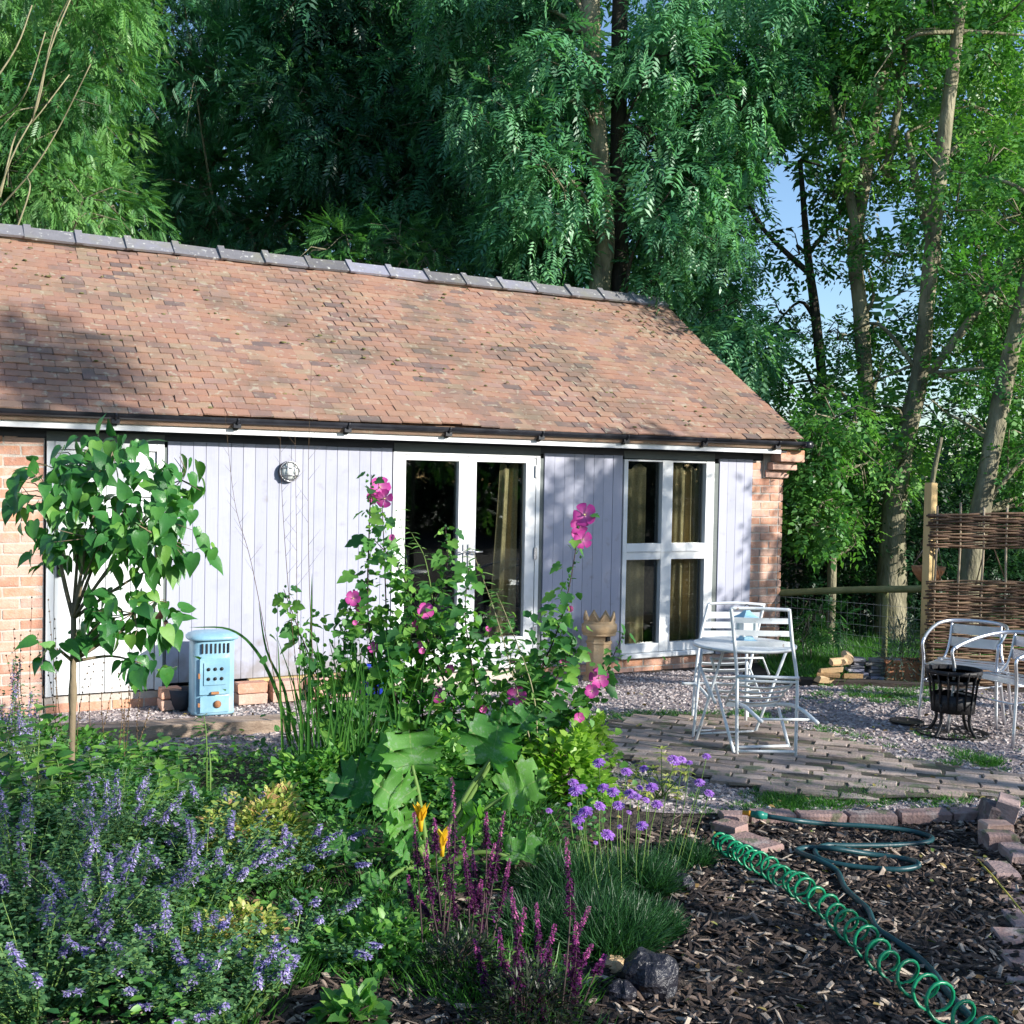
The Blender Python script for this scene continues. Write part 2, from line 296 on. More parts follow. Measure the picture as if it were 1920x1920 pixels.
M['lavender'] = leafm('grey_green_leaf', [(.05, .09, .07), (.11, .16, .12)], 'attr', .2, .7)
M['pinkp'] = petalm('mallow_pink_petal', [(.42, .03, .25), (.62, .07, .36), (.78, .2, .5), (.85, .55, .7)])
M['bluep'] = petalm('catmint_blue_flower', [(.17, .14, .40), (.36, .31, .64), (.56, .50, .80), (.72, .66, .86)])
M['violetp'] = petalm('scabious_violet_petal', [(.22, .07, .42), (.40, .17, .64), (.58, .36, .80)])
M['magp'] = petalm('magenta_spike_flower', [(.05, .012, .04), (.20, .03, .18), (.50, .08, .36), (.8, .28, .5)])
M['yellowp'] = petalm('courgette_yellow_flower', [(.70, .36, .01), (.85, .58, .03)], src='rand')
def courg_mat():
    m = leafm('courgette_leaf', [(.04, .16, .04), (.075, .25, .05), (.14, .35, .06)], 'rand', .42, .5, .35, .3)
    nt = m.node_tree; b = nt.nodes['Principled BSDF']; src = b.inputs['Base Color'].links[0].from_socket
    nz = nt.nodes.new('ShaderNodeTexNoise'); nz.inputs['Scale'].default_value = 8; nz.inputs['Detail'].default_value = 7; nz.inputs['Roughness'].default_value = .7
    tc = nt.nodes.new('ShaderNodeTexCoord'); nt.links.new(tc.outputs['Object'], nz.inputs['Vector'])
    mr = nt.nodes.new('ShaderNodeMapRange'); mr.inputs[1].default_value = .54; mr.inputs[2].default_value = .66; mr.inputs[4].default_value = .5
    nt.links.new(nz.outputs[0], mr.inputs[0]); mx = nt.nodes.new('ShaderNodeMix'); mx.data_type = 'RGBA'; nt.links.new(mr.outputs[0], mx.inputs[0]); nt.links.new(src, mx.inputs[6]); mx.inputs[7].default_value = (.42, .5, .42, 1)
    sx = nt.nodes.new('ShaderNodeSeparateXYZ'); nt.links.new(tc.outputs['Object'], sx.inputs[0])
    def MT(op, a, b_=None):
        q = nt.nodes.new('ShaderNodeMath'); q.operation = op
        for i, v in enumerate((a, b_)):
            if v is None: continue
            if isinstance(v, (int, float)): q.inputs[i].default_value = v
            else: nt.links.new(v, q.inputs[i])
        return q.outputs[0]
    an = MT('ARCTAN2', sx.outputs[1], MT('SUBTRACT', sx.outputs[0], .1)); vn = MT('COSINE', MT('MULTIPLY', an, 6.5)); fine = MT('SINE', MT('MULTIPLY', MT('ADD', sx.outputs[0], MT('ABSOLUTE', sx.outputs[1])), 55)); vv = MT('ADD', vn, MT('MULTIPLY', fine, .02))
    mv = nt.nodes.new('ShaderNodeMapRange'); mv.inputs[1].default_value = .965; mv.inputs[2].default_value = 1.0; mv.inputs[4].default_value = .7; nt.links.new(vv, mv.inputs[0])
    my = nt.nodes.new('ShaderNodeMix'); my.data_type = 'RGBA'; nt.links.new(mv.outputs[0], my.inputs[0]); nt.links.new(mx.outputs[2], my.inputs[6]); my.inputs[7].default_value = (.32, .45, .16, 1)
    nt.links.new(my.outputs[2], b.inputs['Base Color']); return m
M['courgette'] = courg_mat()
def glass_mat():
    m, nt, b, out = principled('window_glass'); N = nt.nodes; L = nt.links; N.remove(b)
    t = N.new('ShaderNodeBsdfTransparent'); t.inputs[0].default_value = (.86, .9, .88, 1); g = N.new('ShaderNodeBsdfGlossy'); g.inputs['Roughness'].default_value = .02
    fr = N.new('ShaderNodeFresnel'); fr.inputs[0].default_value = 1.5; mx = N.new('ShaderNodeMixShader'); mu = N.new('ShaderNodeMath'); mu.operation = 'MULTIPLY'; mu.inputs[1].default_value = 1.3
    L.new(fr.outputs[0], mu.inputs[0]); L.new(mu.outputs[0], mx.inputs[0]); L.new(t.outputs[0], mx.inputs[1]); L.new(g.outputs[0], mx.inputs[2]); L.new(mx.outputs[0], out.inputs[0]); return m
M['glass'] = glass_mat()

# ------------------------------------------------------------------ scattering of leaf-sized pieces into one mesh
def unit(a): return a / np.maximum(np.linalg.norm(a, axis=-1, keepdims=True), 1e-9)
def frames(d, up=None, roll=None):
    """(N,3,3) matrices whose columns are the piece's long axis d, its side and its normal"""
    d = unit(np.asarray(d, float)); n = len(d)
    up = np.tile([0, 0, 1.0], (n, 1)) if up is None else np.asarray(up, float)
    s = np.cross(up, d); bad = np.linalg.norm(s, axis=1) < 1e-3; s[bad] = [1, 0, 0]; s = unit(s); z = np.cross(d, s)
    if roll is not None:
        c = np.cos(roll)[:, None]; q = np.sin(roll)[:, None]; s, z = s * c + z * q, z * c - s * q
    return np.stack([d, s, z], axis=2)
def scatter(Tv, Tf, Mx, P, sc=None):
    Tv = np.asarray(Tv, float); Tf = np.asarray(Tf, int)
    if sc is not None: Mx = Mx * (sc[:, None, None] if np.ndim(sc) == 1 else sc[:, None, :])
    V = np.einsum('nij,vj->nvi', Mx, Tv) + np.asarray(P)[:, None]
    F = Tf[None] + (np.arange(len(V)) * len(Tv))[:, None, None]
    return V.reshape(-1, 3), F.reshape(-1, Tf.shape[1])
def join(parts):
    V = []; F = []; T = []; b = 0
    for v, f, t in parts:
        V.append(v); F.append(f + b); T.append(np.repeat(t, len(v) // len(t))); b += len(v)
    return np.concatenate(V), F, np.concatenate(T)
# one leaflet along +x (length 1), folded on its midrib
def leaflet(w=.3, fold=.06, droop=.1):
    return np.array([(0, 0, 0), (.42, w / 2, fold), (1, 0, -droop), (.42, -w / 2, fold)]), np.array([(0, 1, 2, 3)])
def leaf6(w=.45, fold=.08, droop=.15):   # broader leaf, two quads
    v = np.array([(0, 0, 0), (.3, w / 2, fold), (.72, w * .36, fold - droop * .4), (1, 0, -droop), (.72, -w * .36, fold - droop * .4), (.3, -w / 2, fold), (.5, 0, -.02)])
    return v, np.array([(0, 1, 2, 6), (6, 2, 3, 4), (0, 6, 4, 5)])
def spray(nl, lw, ll, spread, droop, alt=False):
    """a compound leaf: nl pairs of leaflets down a stalk that droops"""
    V = []; F = []; tv, tf = leaflet(lw)
    items = [(1 - .02, 0, 1)] + [(.22 + .7 * i / max(nl, 1), sgn, 1 - .25 * abs(i / nl - .5)) for i in range(nl) for sgn in (1, -1)]
    for k, (x, s, sz) in enumerate(items):
        a = s * spread; L = ll * sz; c, q = math.cos(a), math.sin(a)
        r = tv * [L, L, L]; v = np.stack([r[:, 0] * c - r[:, 1] * q, r[:, 0] * q + r[:, 1] * c, r[:, 2] - abs(s) * .15 * r[:, 0]], 1) + [x, 0, -droop * x * x]
        V.append(v); F.append(tf + 4 * k)
    return np.concatenate(V), np.concatenate(F)
SPR = {'ash': spray(4, .30, .42, 1.0, .35), 'fine': spray(6, .24, .34, .75, .22), 'maple': spray(2, .62, .5, 1.05, .2), 'bush': spray(3, .5, .38, .9, .15)}
def crown_mesh(name, clumps, kind, n_each, size, seed, hang=.5, tintb=0.0, fill=.55):
    g = np.random.default_rng(seed); Ps = []; Ds = []; T = []; Sz = []
    for (x, y, z, r) in clumps:
        n = max(8, int(n_each * (r / .8) ** 2))
        dr = unit(g.normal(size=(n, 3))); rad = r * g.uniform(fill, 1.0, n) ** .6
        sc = np.array([1, 1, .85]); P = np.array([x, y, z]) + dr * rad[:, None] * sc
        P += .12 * r * np.sin(P[:, ::-1] * 5 / max(r, .3) + seed)
        d = dr * .8 + g.normal(size=(n, 3)) * .45 - np.array([0, 0, hang]); Ps.append(P); Ds.append(d)
        T.append(np.clip(.45 + tintb + g.normal(0, .19) + g.normal(0, .12, n), 0, 1)); Sz.append(size * g.uniform(.75, 1.2) * g.uniform(.55, 1.3, n))
    P = np.concatenate(Ps); D = np.concatenate(Ds); T = np.concatenate(T); Sz = np.concatenate(Sz)
    Mx = frames(D, roll=g.uniform(-.9, .9, len(D)))
    v, f = scatter(*SPR[kind], Mx, P, Sz)
    return np_mesh(name, v, f, np.repeat(T, len(v) // len(P)))
def tree(name, label, kind, leafmat, trunks, clumps, n_each=200, size=.3, seed=1, hang=.5, tintb=0, bark='bark', limb_r=.035, group='trees behind the outbuilding', cat='tree', fill=.55, limb_every=2, anchor=None):
    base = Vector(trunks[0][0][0]); root = empty(name, base, 0, label, cat, group)
    for tr in trunks:
        pts = smooth_path([p for p, r in tr], 5); rs = [r for p, r in tr]; rr = []
        for i in range(len(pts)):
            t = i / (len(pts) - 1) * (len(rs) - 1); k = min(int(t), len(rs) - 2); rr.append((rs[k] + (rs[k + 1] - rs[k]) * (t - k)) * (1 + .12 * noise.noise(pts[i] * 1.7)))
        mb = MB(); mb.tube([p - base for p in pts], rr, 10); mb.build('trunk', M[bark], root)
    tp = [(Vector(p), r) for tr in trunks for p, r in tr]
    lb = MB()
    for i, c in enumerate(clumps):
        if i % limb_every: continue
        q = Vector(c[:3]); cand = [(p, r) for p, r in tp if p.z < q.z + .2] or tp
        p, r = min(cand, key=lambda a: (a[0] - q).length); mid = (p + q) / 2 + Vector((rnd.uniform(-.2, .2), rnd.uniform(-.2, .2), rnd.uniform(-.1, .35)))
        if (p - q).length > .3: lb.tube([s - base for s in smooth_path([p, mid, q], 4)], [min(r * .6, limb_r) * (1 - .75 * k / 8) for k in range(9)], 5)
    if lb.v: tag(lb.build('limbs', M[bark], root), kind='stuff')
    tw = MB(); gt = random.Random(seed)
    for c in clumps:
        if size < .3 and group.startswith('trees beside'): break
        for _ in range(3):
            p = Vector(c[:3]) - base; d = Vector((gt.gauss(0, 1), gt.gauss(0, 1), gt.gauss(.1, .7))).normalized() * c[3] * gt.uniform(.8, 1.35); tw.tube([p, p + d * .5 + Vector((0, 0, .06)), p + d - Vector((0, 0, .1))], [.011, .007, .003], 4)
    if tw.v: tag(tw.build('twigs', M[bark], root), kind='stuff')
    cm = [(c[0] - base.x, c[1] - base.y, c[2] - base.z, c[3]) for c in clumps]
    tag(link('crown', crown_mesh('crown', cm, kind, n_each, size, seed, hang, tintb, fill), root, M[leafmat]), kind='stuff')
    return root

# ------------------------------------------------------------------ the ground in its areas
def sheet(name, poly, step, dz, m, kind='structure', label=None, bumpf=None):
    xs = [p[0] for p in poly]; ys = [p[1] for p in poly]; x0, x1, y0, y1 = min(xs), max(xs), min(ys), max(ys)
    nx = max(2, int((x1 - x0) / step)); ny = max(2, int((y1 - y0) / step)); V = []; idx = {}; F = []
    def inside(x, y):
        c = False
        for i in range(len(poly)):
            ax, ay = poly[i][:2]; bx, by = poly[i - 1][:2]
            if (ay > y) != (by > y) and x < (bx - ax) * (y - ay) / (by - ay) + ax: c = not c
        return c
    def vid(i, j):
        if (i, j) not in idx:
            x = x0 + (x1 - x0) * i / nx; y = y0 + (y1 - y0) * j / ny; idx[(i, j)] = len(V); V.append((x, y, hg(x, y) + dz + (bumpf(x, y) if bumpf else 0)))
        return idx[(i, j)]
    for i in range(nx):
        for j in range(ny):
            if inside(x0 + (x1 - x0) * (i + .5) / nx, y0 + (y1 - y0) * (j + .5) / ny): F.append((vid(i, j), vid(i + 1, j), vid(i + 1, j + 1), vid(i, j + 1)))
    o = link(name, np_mesh(name, V, np.array(F), None, True), None, m); tag(o, label, None, None, kind); return o, inside
def big_ground():
    xs = [-260, -60, -20, -12] + list(np.arange(-8, 8.01, .16)) + [12, 20, 60, 260]; ys = [-200, -40, -12, -4, 0] + list(np.arange(2, 18, .16)) + [22, 32, 60, 300]
    V = [(x, y, (hg(x, y) if abs(x) < 9 and 1 < y < 19 else -.09) ) for x in xs for y in ys]; ny = len(ys)
    F = [(i * ny + j, (i + 1) * ny + j, (i + 1) * ny + j + 1, i * ny + j + 1) for i in range(len(xs) - 1) for j in range(ny - 1)]
    tag(link('ground', np_mesh('ground', V, np.array(F), None, True), None, M['soil']), kind='structure', label='dark soil of the garden beds and wood floor')
big_ground()
GRAVEL = [G(*q) for q in ((-250, 1370), (560, 1430), (860, 1500), (1180, 1555), (1400, 1528), (1480, 1524), (1990, 1522))]
GRAVEL = [(-6.5, 7.0), (-3.2, 7.35), (-1.6, 7.2), (-.4, 6.9), (.55, 6.25), (1.25, 6.17), (2.9, 6.22), (5.2, 6.6), (5.2, 10.0), (3.55, 10.15), (2.2, 10.35), (2.35, 11.6), (BW(0, .1, 0).x, BW(0, .1, 0).y), (-6.5, 7.35)]
sheet('gravel', GRAVEL, .12, .006, M['gravelbase'])
BARK = [(-1.3, 2.2), (2.9, 2.2), (2.85, BED_R.y - .02), (BED_L.x - .2, BED_L.y - .0), (.35, 5.5), (-.4, 4.8)]
sheet('bark_bed', BARK, .06, .006, M['barkbase'], bumpf=lambda x, y: .02 * noise.noise((x * 9, y * 9, 0)))
def inpoly(poly, X, Y):
    c = np.zeros(len(X), bool)
    for i in range(len(poly)):
        ax, ay = poly[i][:2]; bx, by = poly[i - 1][:2]
        if ay != by: c ^= ((ay > Y) != (by > Y)) & (X < (bx - ax) * (Y - ay) / (by - ay) + ax)
    return c
def spots(poly, n, g):
    xs = [p[0] for p in poly]; ys = [p[1] for p in poly]; X = g.uniform(min(xs), max(xs), n); Y = g.uniform(min(ys), max(ys), n); k = inpoly(poly, X, Y); return X[k], Y[k]
HG = np.vectorize(hg)
# gravel stones: irregular eight-cornered pebbles
def stones(name, poly, n, size, m, seed, flat=.6, dz=.004, label=None, stretch=(1, .75), tpow=1.0, tilt=.5):
    g = np.random.default_rng(seed); X, Y = spots(poly, n, g); n = len(X)
    tv = np.array([(-1, -.7, -.5), (1, -.8, -.5), (.9, .8, -.5), (-.8, .7, -.5), (-.7, -.5, .5), (.6, -.6, .55), (.75, .5, .45), (-.5, .6, .5)]) * .5
    tf = np.array([(4, 5, 6, 7), (0, 1, 5, 4), (1, 2, 6, 5), (2, 3, 7, 6), (3, 0, 4, 7)])
    s = size * g.uniform(.5, 1.5, n); sc = np.stack([s * stretch[0] * g.uniform(.8, 1.3, n), s * stretch[1] * g.uniform(.7, 1.2, n), s * flat * g.uniform(.7, 1.3, n)], 1)
    a = g.uniform(0, 6.28, n); d = np.stack([np.cos(a), np.sin(a), g.normal(0, tilt * .5, n)], 1)
    v, f = scatter(tv, tf, frames(d, roll=g.normal(0, tilt * .6, n)), np.stack([X, Y, HG(X, Y) + dz + s * flat * .25], 1), sc)
    o = link(name, np_mesh(name, v, f, np.repeat(g.uniform(0, 1, n) ** tpow, len(tv)), flat=True), None, m)
    tag(o, label, None, None, 'stuff'); return o
stones('gravel_stones', GRAVEL, 60000, .026, M['stone'], 5, label='loose pink grey gravel in front of the outbuilding')
stones('bark_chips', BARK, 24000, .046, M['chip'], 6, .16, .012, 'dark and pale bark chips covering the bed', (1.25, .42), 1.7, .7)
# brick patio: irregular courses running across
PATIO = [G(*q) for q in ((1105, 1382), (1150, 1352), (1300, 1345), (1430, 1352), (1560, 1385), (1680, 1425), (1800, 1446), (1960, 1470), (1990, 1500), (1830, 1505), (1600, 1506), (1440, 1490), (1300, 1462), (1180, 1430))]
PATIO = [(p.x, p.y) for p in PATIO]
patio = empty('brick_patio', (0, 0, 0), kind='structure', label='worn brick patio under the white table')
sheet('patio_bed', [(p[0], p[1]) for p in PATIO], .08, .0265, M['joint'])
bpy.data.objects['patio_bed'].parent = patio
def paver_mesh(k):
    r2 = random.Random(k); mb = MB(); mb.box(-.108, .108, -.051, .051, -.03, .02, ch=.007)
    mb.v = [(x + r2.uniform(-.004, .004), y + r2.uniform(-.004, .004), z + r2.uniform(-.002, .002)) for x, y, z in mb.v]; return mb.mesh('paver')
PM = [paver_mesh(k) for k in range(4)]; ang = R(-17); ca, sa = math.cos(ang), math.sin(ang); cand = []
for j in range(-70, 70):
    for i in range(-30, 30):
        u_, v_ = (i + (.5 if j % 2 else 0) + .12 * math.sin(j * 2.3)) * .223, j * .108; x = 2 + u_ * ca - v_ * sa; y = 7.5 + u_ * sa + v_ * ca
        if inpoly(PATIO, np.array([x]), np.array([y]))[0] and rnd.random() > .06: cand.append((y, x))
cand.sort(); rest = MB(); rt = []
for k, (y, x) in enumerate(cand):
    T = Matrix.Translation((x + rnd.uniform(-.006, .006), y + rnd.uniform(-.006, .006), hg(x, y) + .012 + rnd.uniform(-.007, .007))) @ Matrix.Rotation(ang + rnd.gauss(0, .04), 4, 'Z') @ Matrix.Rotation(rnd.gauss(0, .02), 4, 'X')
    if k < 290: link('paver', PM[k % 4], patio, M['paver'], mw=T)
    else:
        me = PM[k % 4]; rest.add([T @ v.co for v in me.vertices], [tuple(p.vertices) for p in me.polygons])
if rest.v: tag(rest.build('pavers_further_back', M['paver'], patio), kind='stuff')

# ------------------------------------------------------------------ the outbuilding (local x along the front, y into it, z up)
B = empty('garden_outbuilding', P0, math.atan2(BU.y, BU.x), 'low brick and lilac boarded outbuilding with mossy clay tiled roof', 'outbuilding')
UL, UR, WB = -6.6, 3.44, 2.10
def bx(name, m, x0, x1, y0, y1, z0, z1, parent=B, ch=0, label=None):
    o = MB().box(x0, x1, y0, y1, z0, z1, ch=ch).build(name, M[m], parent); return tag(o, label)
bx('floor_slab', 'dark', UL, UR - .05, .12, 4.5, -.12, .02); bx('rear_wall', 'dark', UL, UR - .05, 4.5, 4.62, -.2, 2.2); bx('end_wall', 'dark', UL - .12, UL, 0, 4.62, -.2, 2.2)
mb = MB(); mb.add([(x, y, z) for x in (3.30, 3.415) for (y, z) in ((.10, -.2), (4.62, -.2), (4.62, 2.25), (2.35, 3.85), (.10, 2.25))], [(4, 3, 2, 1, 0), (5, 6, 7, 8, 9)] + [(i, (i + 1) % 5, (i + 1) % 5 + 5, i + 5) for i in range(5)]); mb.build('gable_wall', M['brick'], B)
# roof
EV, EW, RV, RW = -.30, 2.195, 2.33, 3.975
rise = math.atan2(RW - EW, RV - EV); LEN = math.hypot(RW - EW, RV - EV); ur = UR + .02
roof = MB()
nrm = Vector((0, -math.sin(rise), math.cos(rise)))
def rp(x, s, h=0): return Vector((x, EV + s * math.cos(rise), EW + s * math.sin(rise))) + nrm * h
def quadslab(mb, a, b, c, d, n, t): mb.add([a, b, c, d, a - n * t, b - n * t, c - n * t, d - n * t], [(0, 1, 2, 3), (7, 6, 5, 4), (4, 5, 1, 0), (5, 6, 2, 1), (6, 7, 3, 2), (7, 4, 0, 3)])
quadslab(roof, rp(UL, .02), rp(ur - .03, .02), rp(ur - .03, LEN), rp(UL, LEN), nrm, .05)
n2 = Vector((0, math.sin(rise), math.cos(rise))); RB = 2 * RV - EV
quadslab(roof, Vector((UL, RV, RW)), Vector((ur - .03, RV, RW)), Vector((ur - .03, RB, EW)), Vector((UL, RB, EW)), n2, .05)
RO = roof.build('roof', M['tile'], B)
TW, EXP = .188, .094
def tile_mesh(k):
    r2 = random.Random(k + 50); mb = MB(); c = r2.uniform(0, .0012); L = .19
    xs = [-.5, -.17, .17, .5]; vs = []
    for z in (0, .013):
        for y in (0, L):
            for x in xs: vs.append((x * (TW - .005), y + (r2.uniform(-.002, .002)), z + c * (1 - 4 * x * x)))
    F = []
    for i in range(3): F += [(i + 1, i, i + 4, i + 5), (8 + i, 9 + i, 13 + i, 12 + i), (i, i + 1, i + 9, i + 8)]
    F += [(0, 8, 12, 4), (3, 7, 15, 11)]
    return mb.add(vs, F).mesh('roof_tile')
TM = [tile_mesh(k) for k in range(5)]; rows = int(LEN / EXP) - 1; allt = []
for j in range(rows):
    n = int((ur - UL) / TW) + 1
    for i in range(n):
        x = ur - (i + .5 + (.5 if j % 2 else 0)) * TW
        if x < UL: continue
        if i == 0 and j % 2: allt.append((j, ur - .25 * TW, .5))
        allt.append((j, x, 1))
def tile_T(j, x, w):
    slip = rnd.random() < .025
    s = j * EXP + .062; sag = -.012 * math.sin(x * 1.3 + j * .2) - .01 * math.sin(x * 3.1)
    p = rp(x, s + rnd.gauss(0, .003) - (rnd.uniform(.008, .02) if slip else 0), .030 + sag + (rnd.random() < .10) * rnd.uniform(0, .006))
    ax = Matrix(((1, 0, 0), (0, math.cos(rise), -math.sin(rise)), (0, math.sin(rise), math.cos(rise)))).to_4x4()
    return Matrix.Translation(p) @ ax @ Matrix.Rotation(-.072 + rnd.gauss(0, .012), 4, 'X') @ Matrix.Rotation(rnd.gauss(0, .05 if slip else .010), 4, 'Z') @ Matrix.Rotation(rnd.gauss(0, .012), 4, 'Y') @ Matrix.Diagonal((w, 1, 1, 1))
def tdist(t):
    p = rp(t[1], t[0] * EXP); w = P0 + BU * p.x + BV * p.y; vis = abs(w.x) / w.y < .50
    return (0 if vis else 50) + math.hypot(w.x, w.y)
allt.sort(key=tdist); V = []; F = []; TT = []; b = 0
for k, t in enumerate(allt):
    T = tile_T(*t); me = TM[rnd.randrange(5)]
    if k < 298: link('roof_tile', me, RO, M['tile'], mw=T)
    else:
        co = np.array([T @ v.co for v in me.vertices]); V.append(co); TT += [rnd.random()] * len(co)
        fs = [tuple(p.vertices) for p in me.polygons]; F.append(np.array(fs) + b); b += len(co)
me = np_mesh('roof_tiles_beyond', np.concatenate(V), F, TT, flat=True); tag(link('roof_tiles_beyond', me, RO, M['tile_m']), kind='stuff')
mx = MB()
for _ in range(420):
    x, s_ = rnd.uniform(-5.6, ur - .1), (int(rnd.uniform(1, rows)) * EXP + .062 + rnd.uniform(-.01, .01)); 
    if noise.noise((x * .9, s_ * 1.4, 2)) < -.05: continue
    r_ = rnd.uniform(.006, .016); mx.lathe([(r_, -.004), (r_ * .8, r_ * .5), (0, r_ * .75)], 6, rp(x, s_, .044), sx=rnd.uniform(1, 2.2))
M['moss'] = mat('roof_moss', [(.05, .06, .02), (.12, .12, .04), (.2, .18, .08)], .95, None, 20, 5, .5, 60)
tag(mx.build('roof_moss', M['moss'], RO), kind='stuff')
# ridge caps
def cap_mesh():
    mb = MB(); hw, hh, t = .165, .125, .018; L = .455
    def prof(x, e):
        return [(x, -hw - e, -hh - e * .2), (x, 0, 0 + e), (x, hw + e, -hh - e * .2), (x, hw + e - t, -hh - t), (x, 0, -t * 1.4), (x, -hw - e + t, -hh - t)]
    vs = []; st = [(0, 0), (L - .03, 0), (L - .035, .026), (L + .03, .026)]
    for x, e in st: vs += prof(x, e)
    F = [tuple(range(5, -1, -1)), tuple(range(18, 24))]
    for s in range(3):
        for i in range(6): F.append((s * 6 + i, s * 6 + (i + 1) % 6, s * 6 + 6 + (i + 1) % 6, s * 6 + 6 + i))
    return mb.add(vs, F).mesh('ridge_tile')
CM = cap_mesh(); x = ur - .455 + .0
for i in range(22):
    xx = x - i * .455 if i else x
    if xx < UL - .3: break
    T = Matrix.Translation((xx, RV, RW + .115 + rnd.uniform(-.006, .006))) @ Matrix.Rotation(rnd.gauss(0, .012), 4, 'Y') @ Matrix.Rotation(math.pi, 4, 'Z') @ Matrix.Translation((-.455, 0, 0))
    link('ridge_tile', CM, RO, M['ridge'], mw=T)
bx('ridge_mortar', 'mortar', UL, ur - .02, RV - .10, RV + .10, RW - .06, RW + .0, RO)
# fascia, soffit, gutter
bx('fascia_board', 'white', UL, 3.20, -.232, -.205, 2.116, 2.21); bx('soffit', 'beam', UL, 3.3, -.204, .0, 2.13, 2.15)
g = MB(); gy, gz, gr = -.282, 2.243, .047
prof = [(gy + gr * math.cos(a), gz + gr * math.sin(a)) for a in [math.pi + k * math.pi / 8 for k in range(9)]]; inn = [(gy + (gr - .006) * math.cos(a), gz + (gr - .006) * math.sin(a)) for a in [2 * math.pi - k * math.pi / 8 for k in range(9)]]
ring = prof + inn; n = len(ring)
g.add([(x, p[0], p[1]) for x in (UL, ur + .05) for p in ring], [(i, (i + 1) % n, (i + 1) % n + n, i + n) for i in range(n)] + [tuple(range(n - 1, -1, -1)), tuple(range(n, 2 * n))])
GU = g.build('gutter', M['gutter'], B)
for i in range(11):
    x = -6.2 + i * .93; mb = MB(); mb.tube([(x, gy + (gr + .006) * math.cos(a), gz + (gr + .006) * math.sin(a)) for a in [math.pi + k * math.pi / 8 for k in range(9)]], .008, 5); mb.box(x - .02, x + .02, -.245, -.233, 2.15, 2.2); mb.box(x - .03, x + .03, gy - .02, gy + .03, gz - gr - .03, gz - gr + .004)
    mb.build('gutter_bracket', M['gutter'], GU)
mb = MB(); mb.lathe([(.062, -.062), (.066, -.06), (.066, .004), (.06, .006)], 14, (ur + .04, gy, gz)); mb.box(ur - .02, ur + .10, gy - .05, gy + .05, gz - .05, gz - .005, ch=.01); mb.build('gutter_outlet', M['gutter'], GU)
# dark beam over the openings, lintels
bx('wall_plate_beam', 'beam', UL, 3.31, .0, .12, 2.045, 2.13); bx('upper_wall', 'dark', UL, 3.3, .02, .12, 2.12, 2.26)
for a, c in ((-3.87, -2.99), (-1.02, .46), (1.40, 2.51)): bx('lintel', 'grey_frame', a, c, -.020, .10, 2.025, 2.10)
bx('wall_plate_front', 'beam', UL, 3.2, -.016, -.002, 2.053, 2.13)
# bricks
def brick_mesh(L, k):
    r2 = random.Random(k); mb = MB(); mb.box(-L / 2, L / 2, -.052, .05, -.036, .036, ch=.005)
    mb.v = [(x + r2.uniform(-.003, .003), y + r2.uniform(-.002, .002), z + r2.uniform(-.003, .003)) for x, y, z in mb.v]; return mb.mesh('brick')
BM = {(L, k): brick_mesh(L, k) for L in (.235, .112, .17) for k in (1, 2, 3)}
def brickwall(u0, u1, w0, w1, v0, m, parent, course=.083, jut=0, off=0):
    j = 0; w = w0
    while w + course <= w1 + .02:
        u = u0; first = True
        while u < u1 - .04:
            L = .112 if (first and (j + off) % 2) else .235
            if u + L > u1 + .01: L = .112 if u + .112 <= u1 + .03 else .112
            sx = min(1, (u1 - u) / L) if u + L > u1 else 1
            if u + L + .05 > u1 and sx == 1: sx = (u1 - u) / L if (u1 - u) / L < 1.5 else 1
            T = Matrix.Translation((u + L * sx / 2, v0 + .05 + rnd.uniform(-.004, .003) - jut, w + course / 2)) @ Matrix.Rotation(rnd.gauss(0, .012), 4, 'Y') @ Matrix.Diagonal((sx, 1, 1, 1))
            link('brick', BM[(L, rnd.randrange(1, 4))], parent, M[m], mw=T); u += L * sx + .011; first = False
        w += course; j += 1
LW = bx('left_brick_wall', 'mortar', UL, -3.88, .003, .12, -.25, 2.05); brickwall(-5.15, -3.885, -.17, 2.06, 0, 'brick_pale', LW)
PL = bx('brick_plinth', 'mortar', -3.87, 3.4, .003, .12, -.25, .045); brickwall(-3.86, -1.0, -.25, .03, 0, 'brick_pale', PL); brickwall(.47, 3.0, -.212, .045, 0, 'brick', PL)
PP = bx('brick_pier', 'mortar', 3.015, 3.412, -.008, .12, -.25, 2.04); brickwall(3.012, 3.43, -.212, 1.86, -.012, 'brick', PP)
brickwall(3.012, 3.13, 1.86, 2.03, -.012, 'brick', PP)
for i, (a, c, j, w) in enumerate(((3.16, 3.47, .05, 1.862), (3.19, 3.52, .12, 1.945), (3.235, 3.56, .19, 2.03))):
    for k in range(2 if i < 2 else 3):
        L = (c - a) / 1; T = Matrix.Translation(((a + c) / 2, -j + .05 + k * .10, w + .045)) @ Matrix.Diagonal((L / .235, 1, 1.12, 1)); link('brick', BM[(.235, 1 + k)], PP, M['brick_pale'], mw=T)
T = Matrix.Translation((3.40, -.13, 2.125)) @ Matrix.Diagonal((1.35, 1.2, .9, 1)); link('brick', BM[(.235, 2)], PP, M['brick_pale'], mw=T)
bx('corbel_fill', 'mortar', 3.15, 3.43, -.03, .12, 1.86, 2.14, PP)
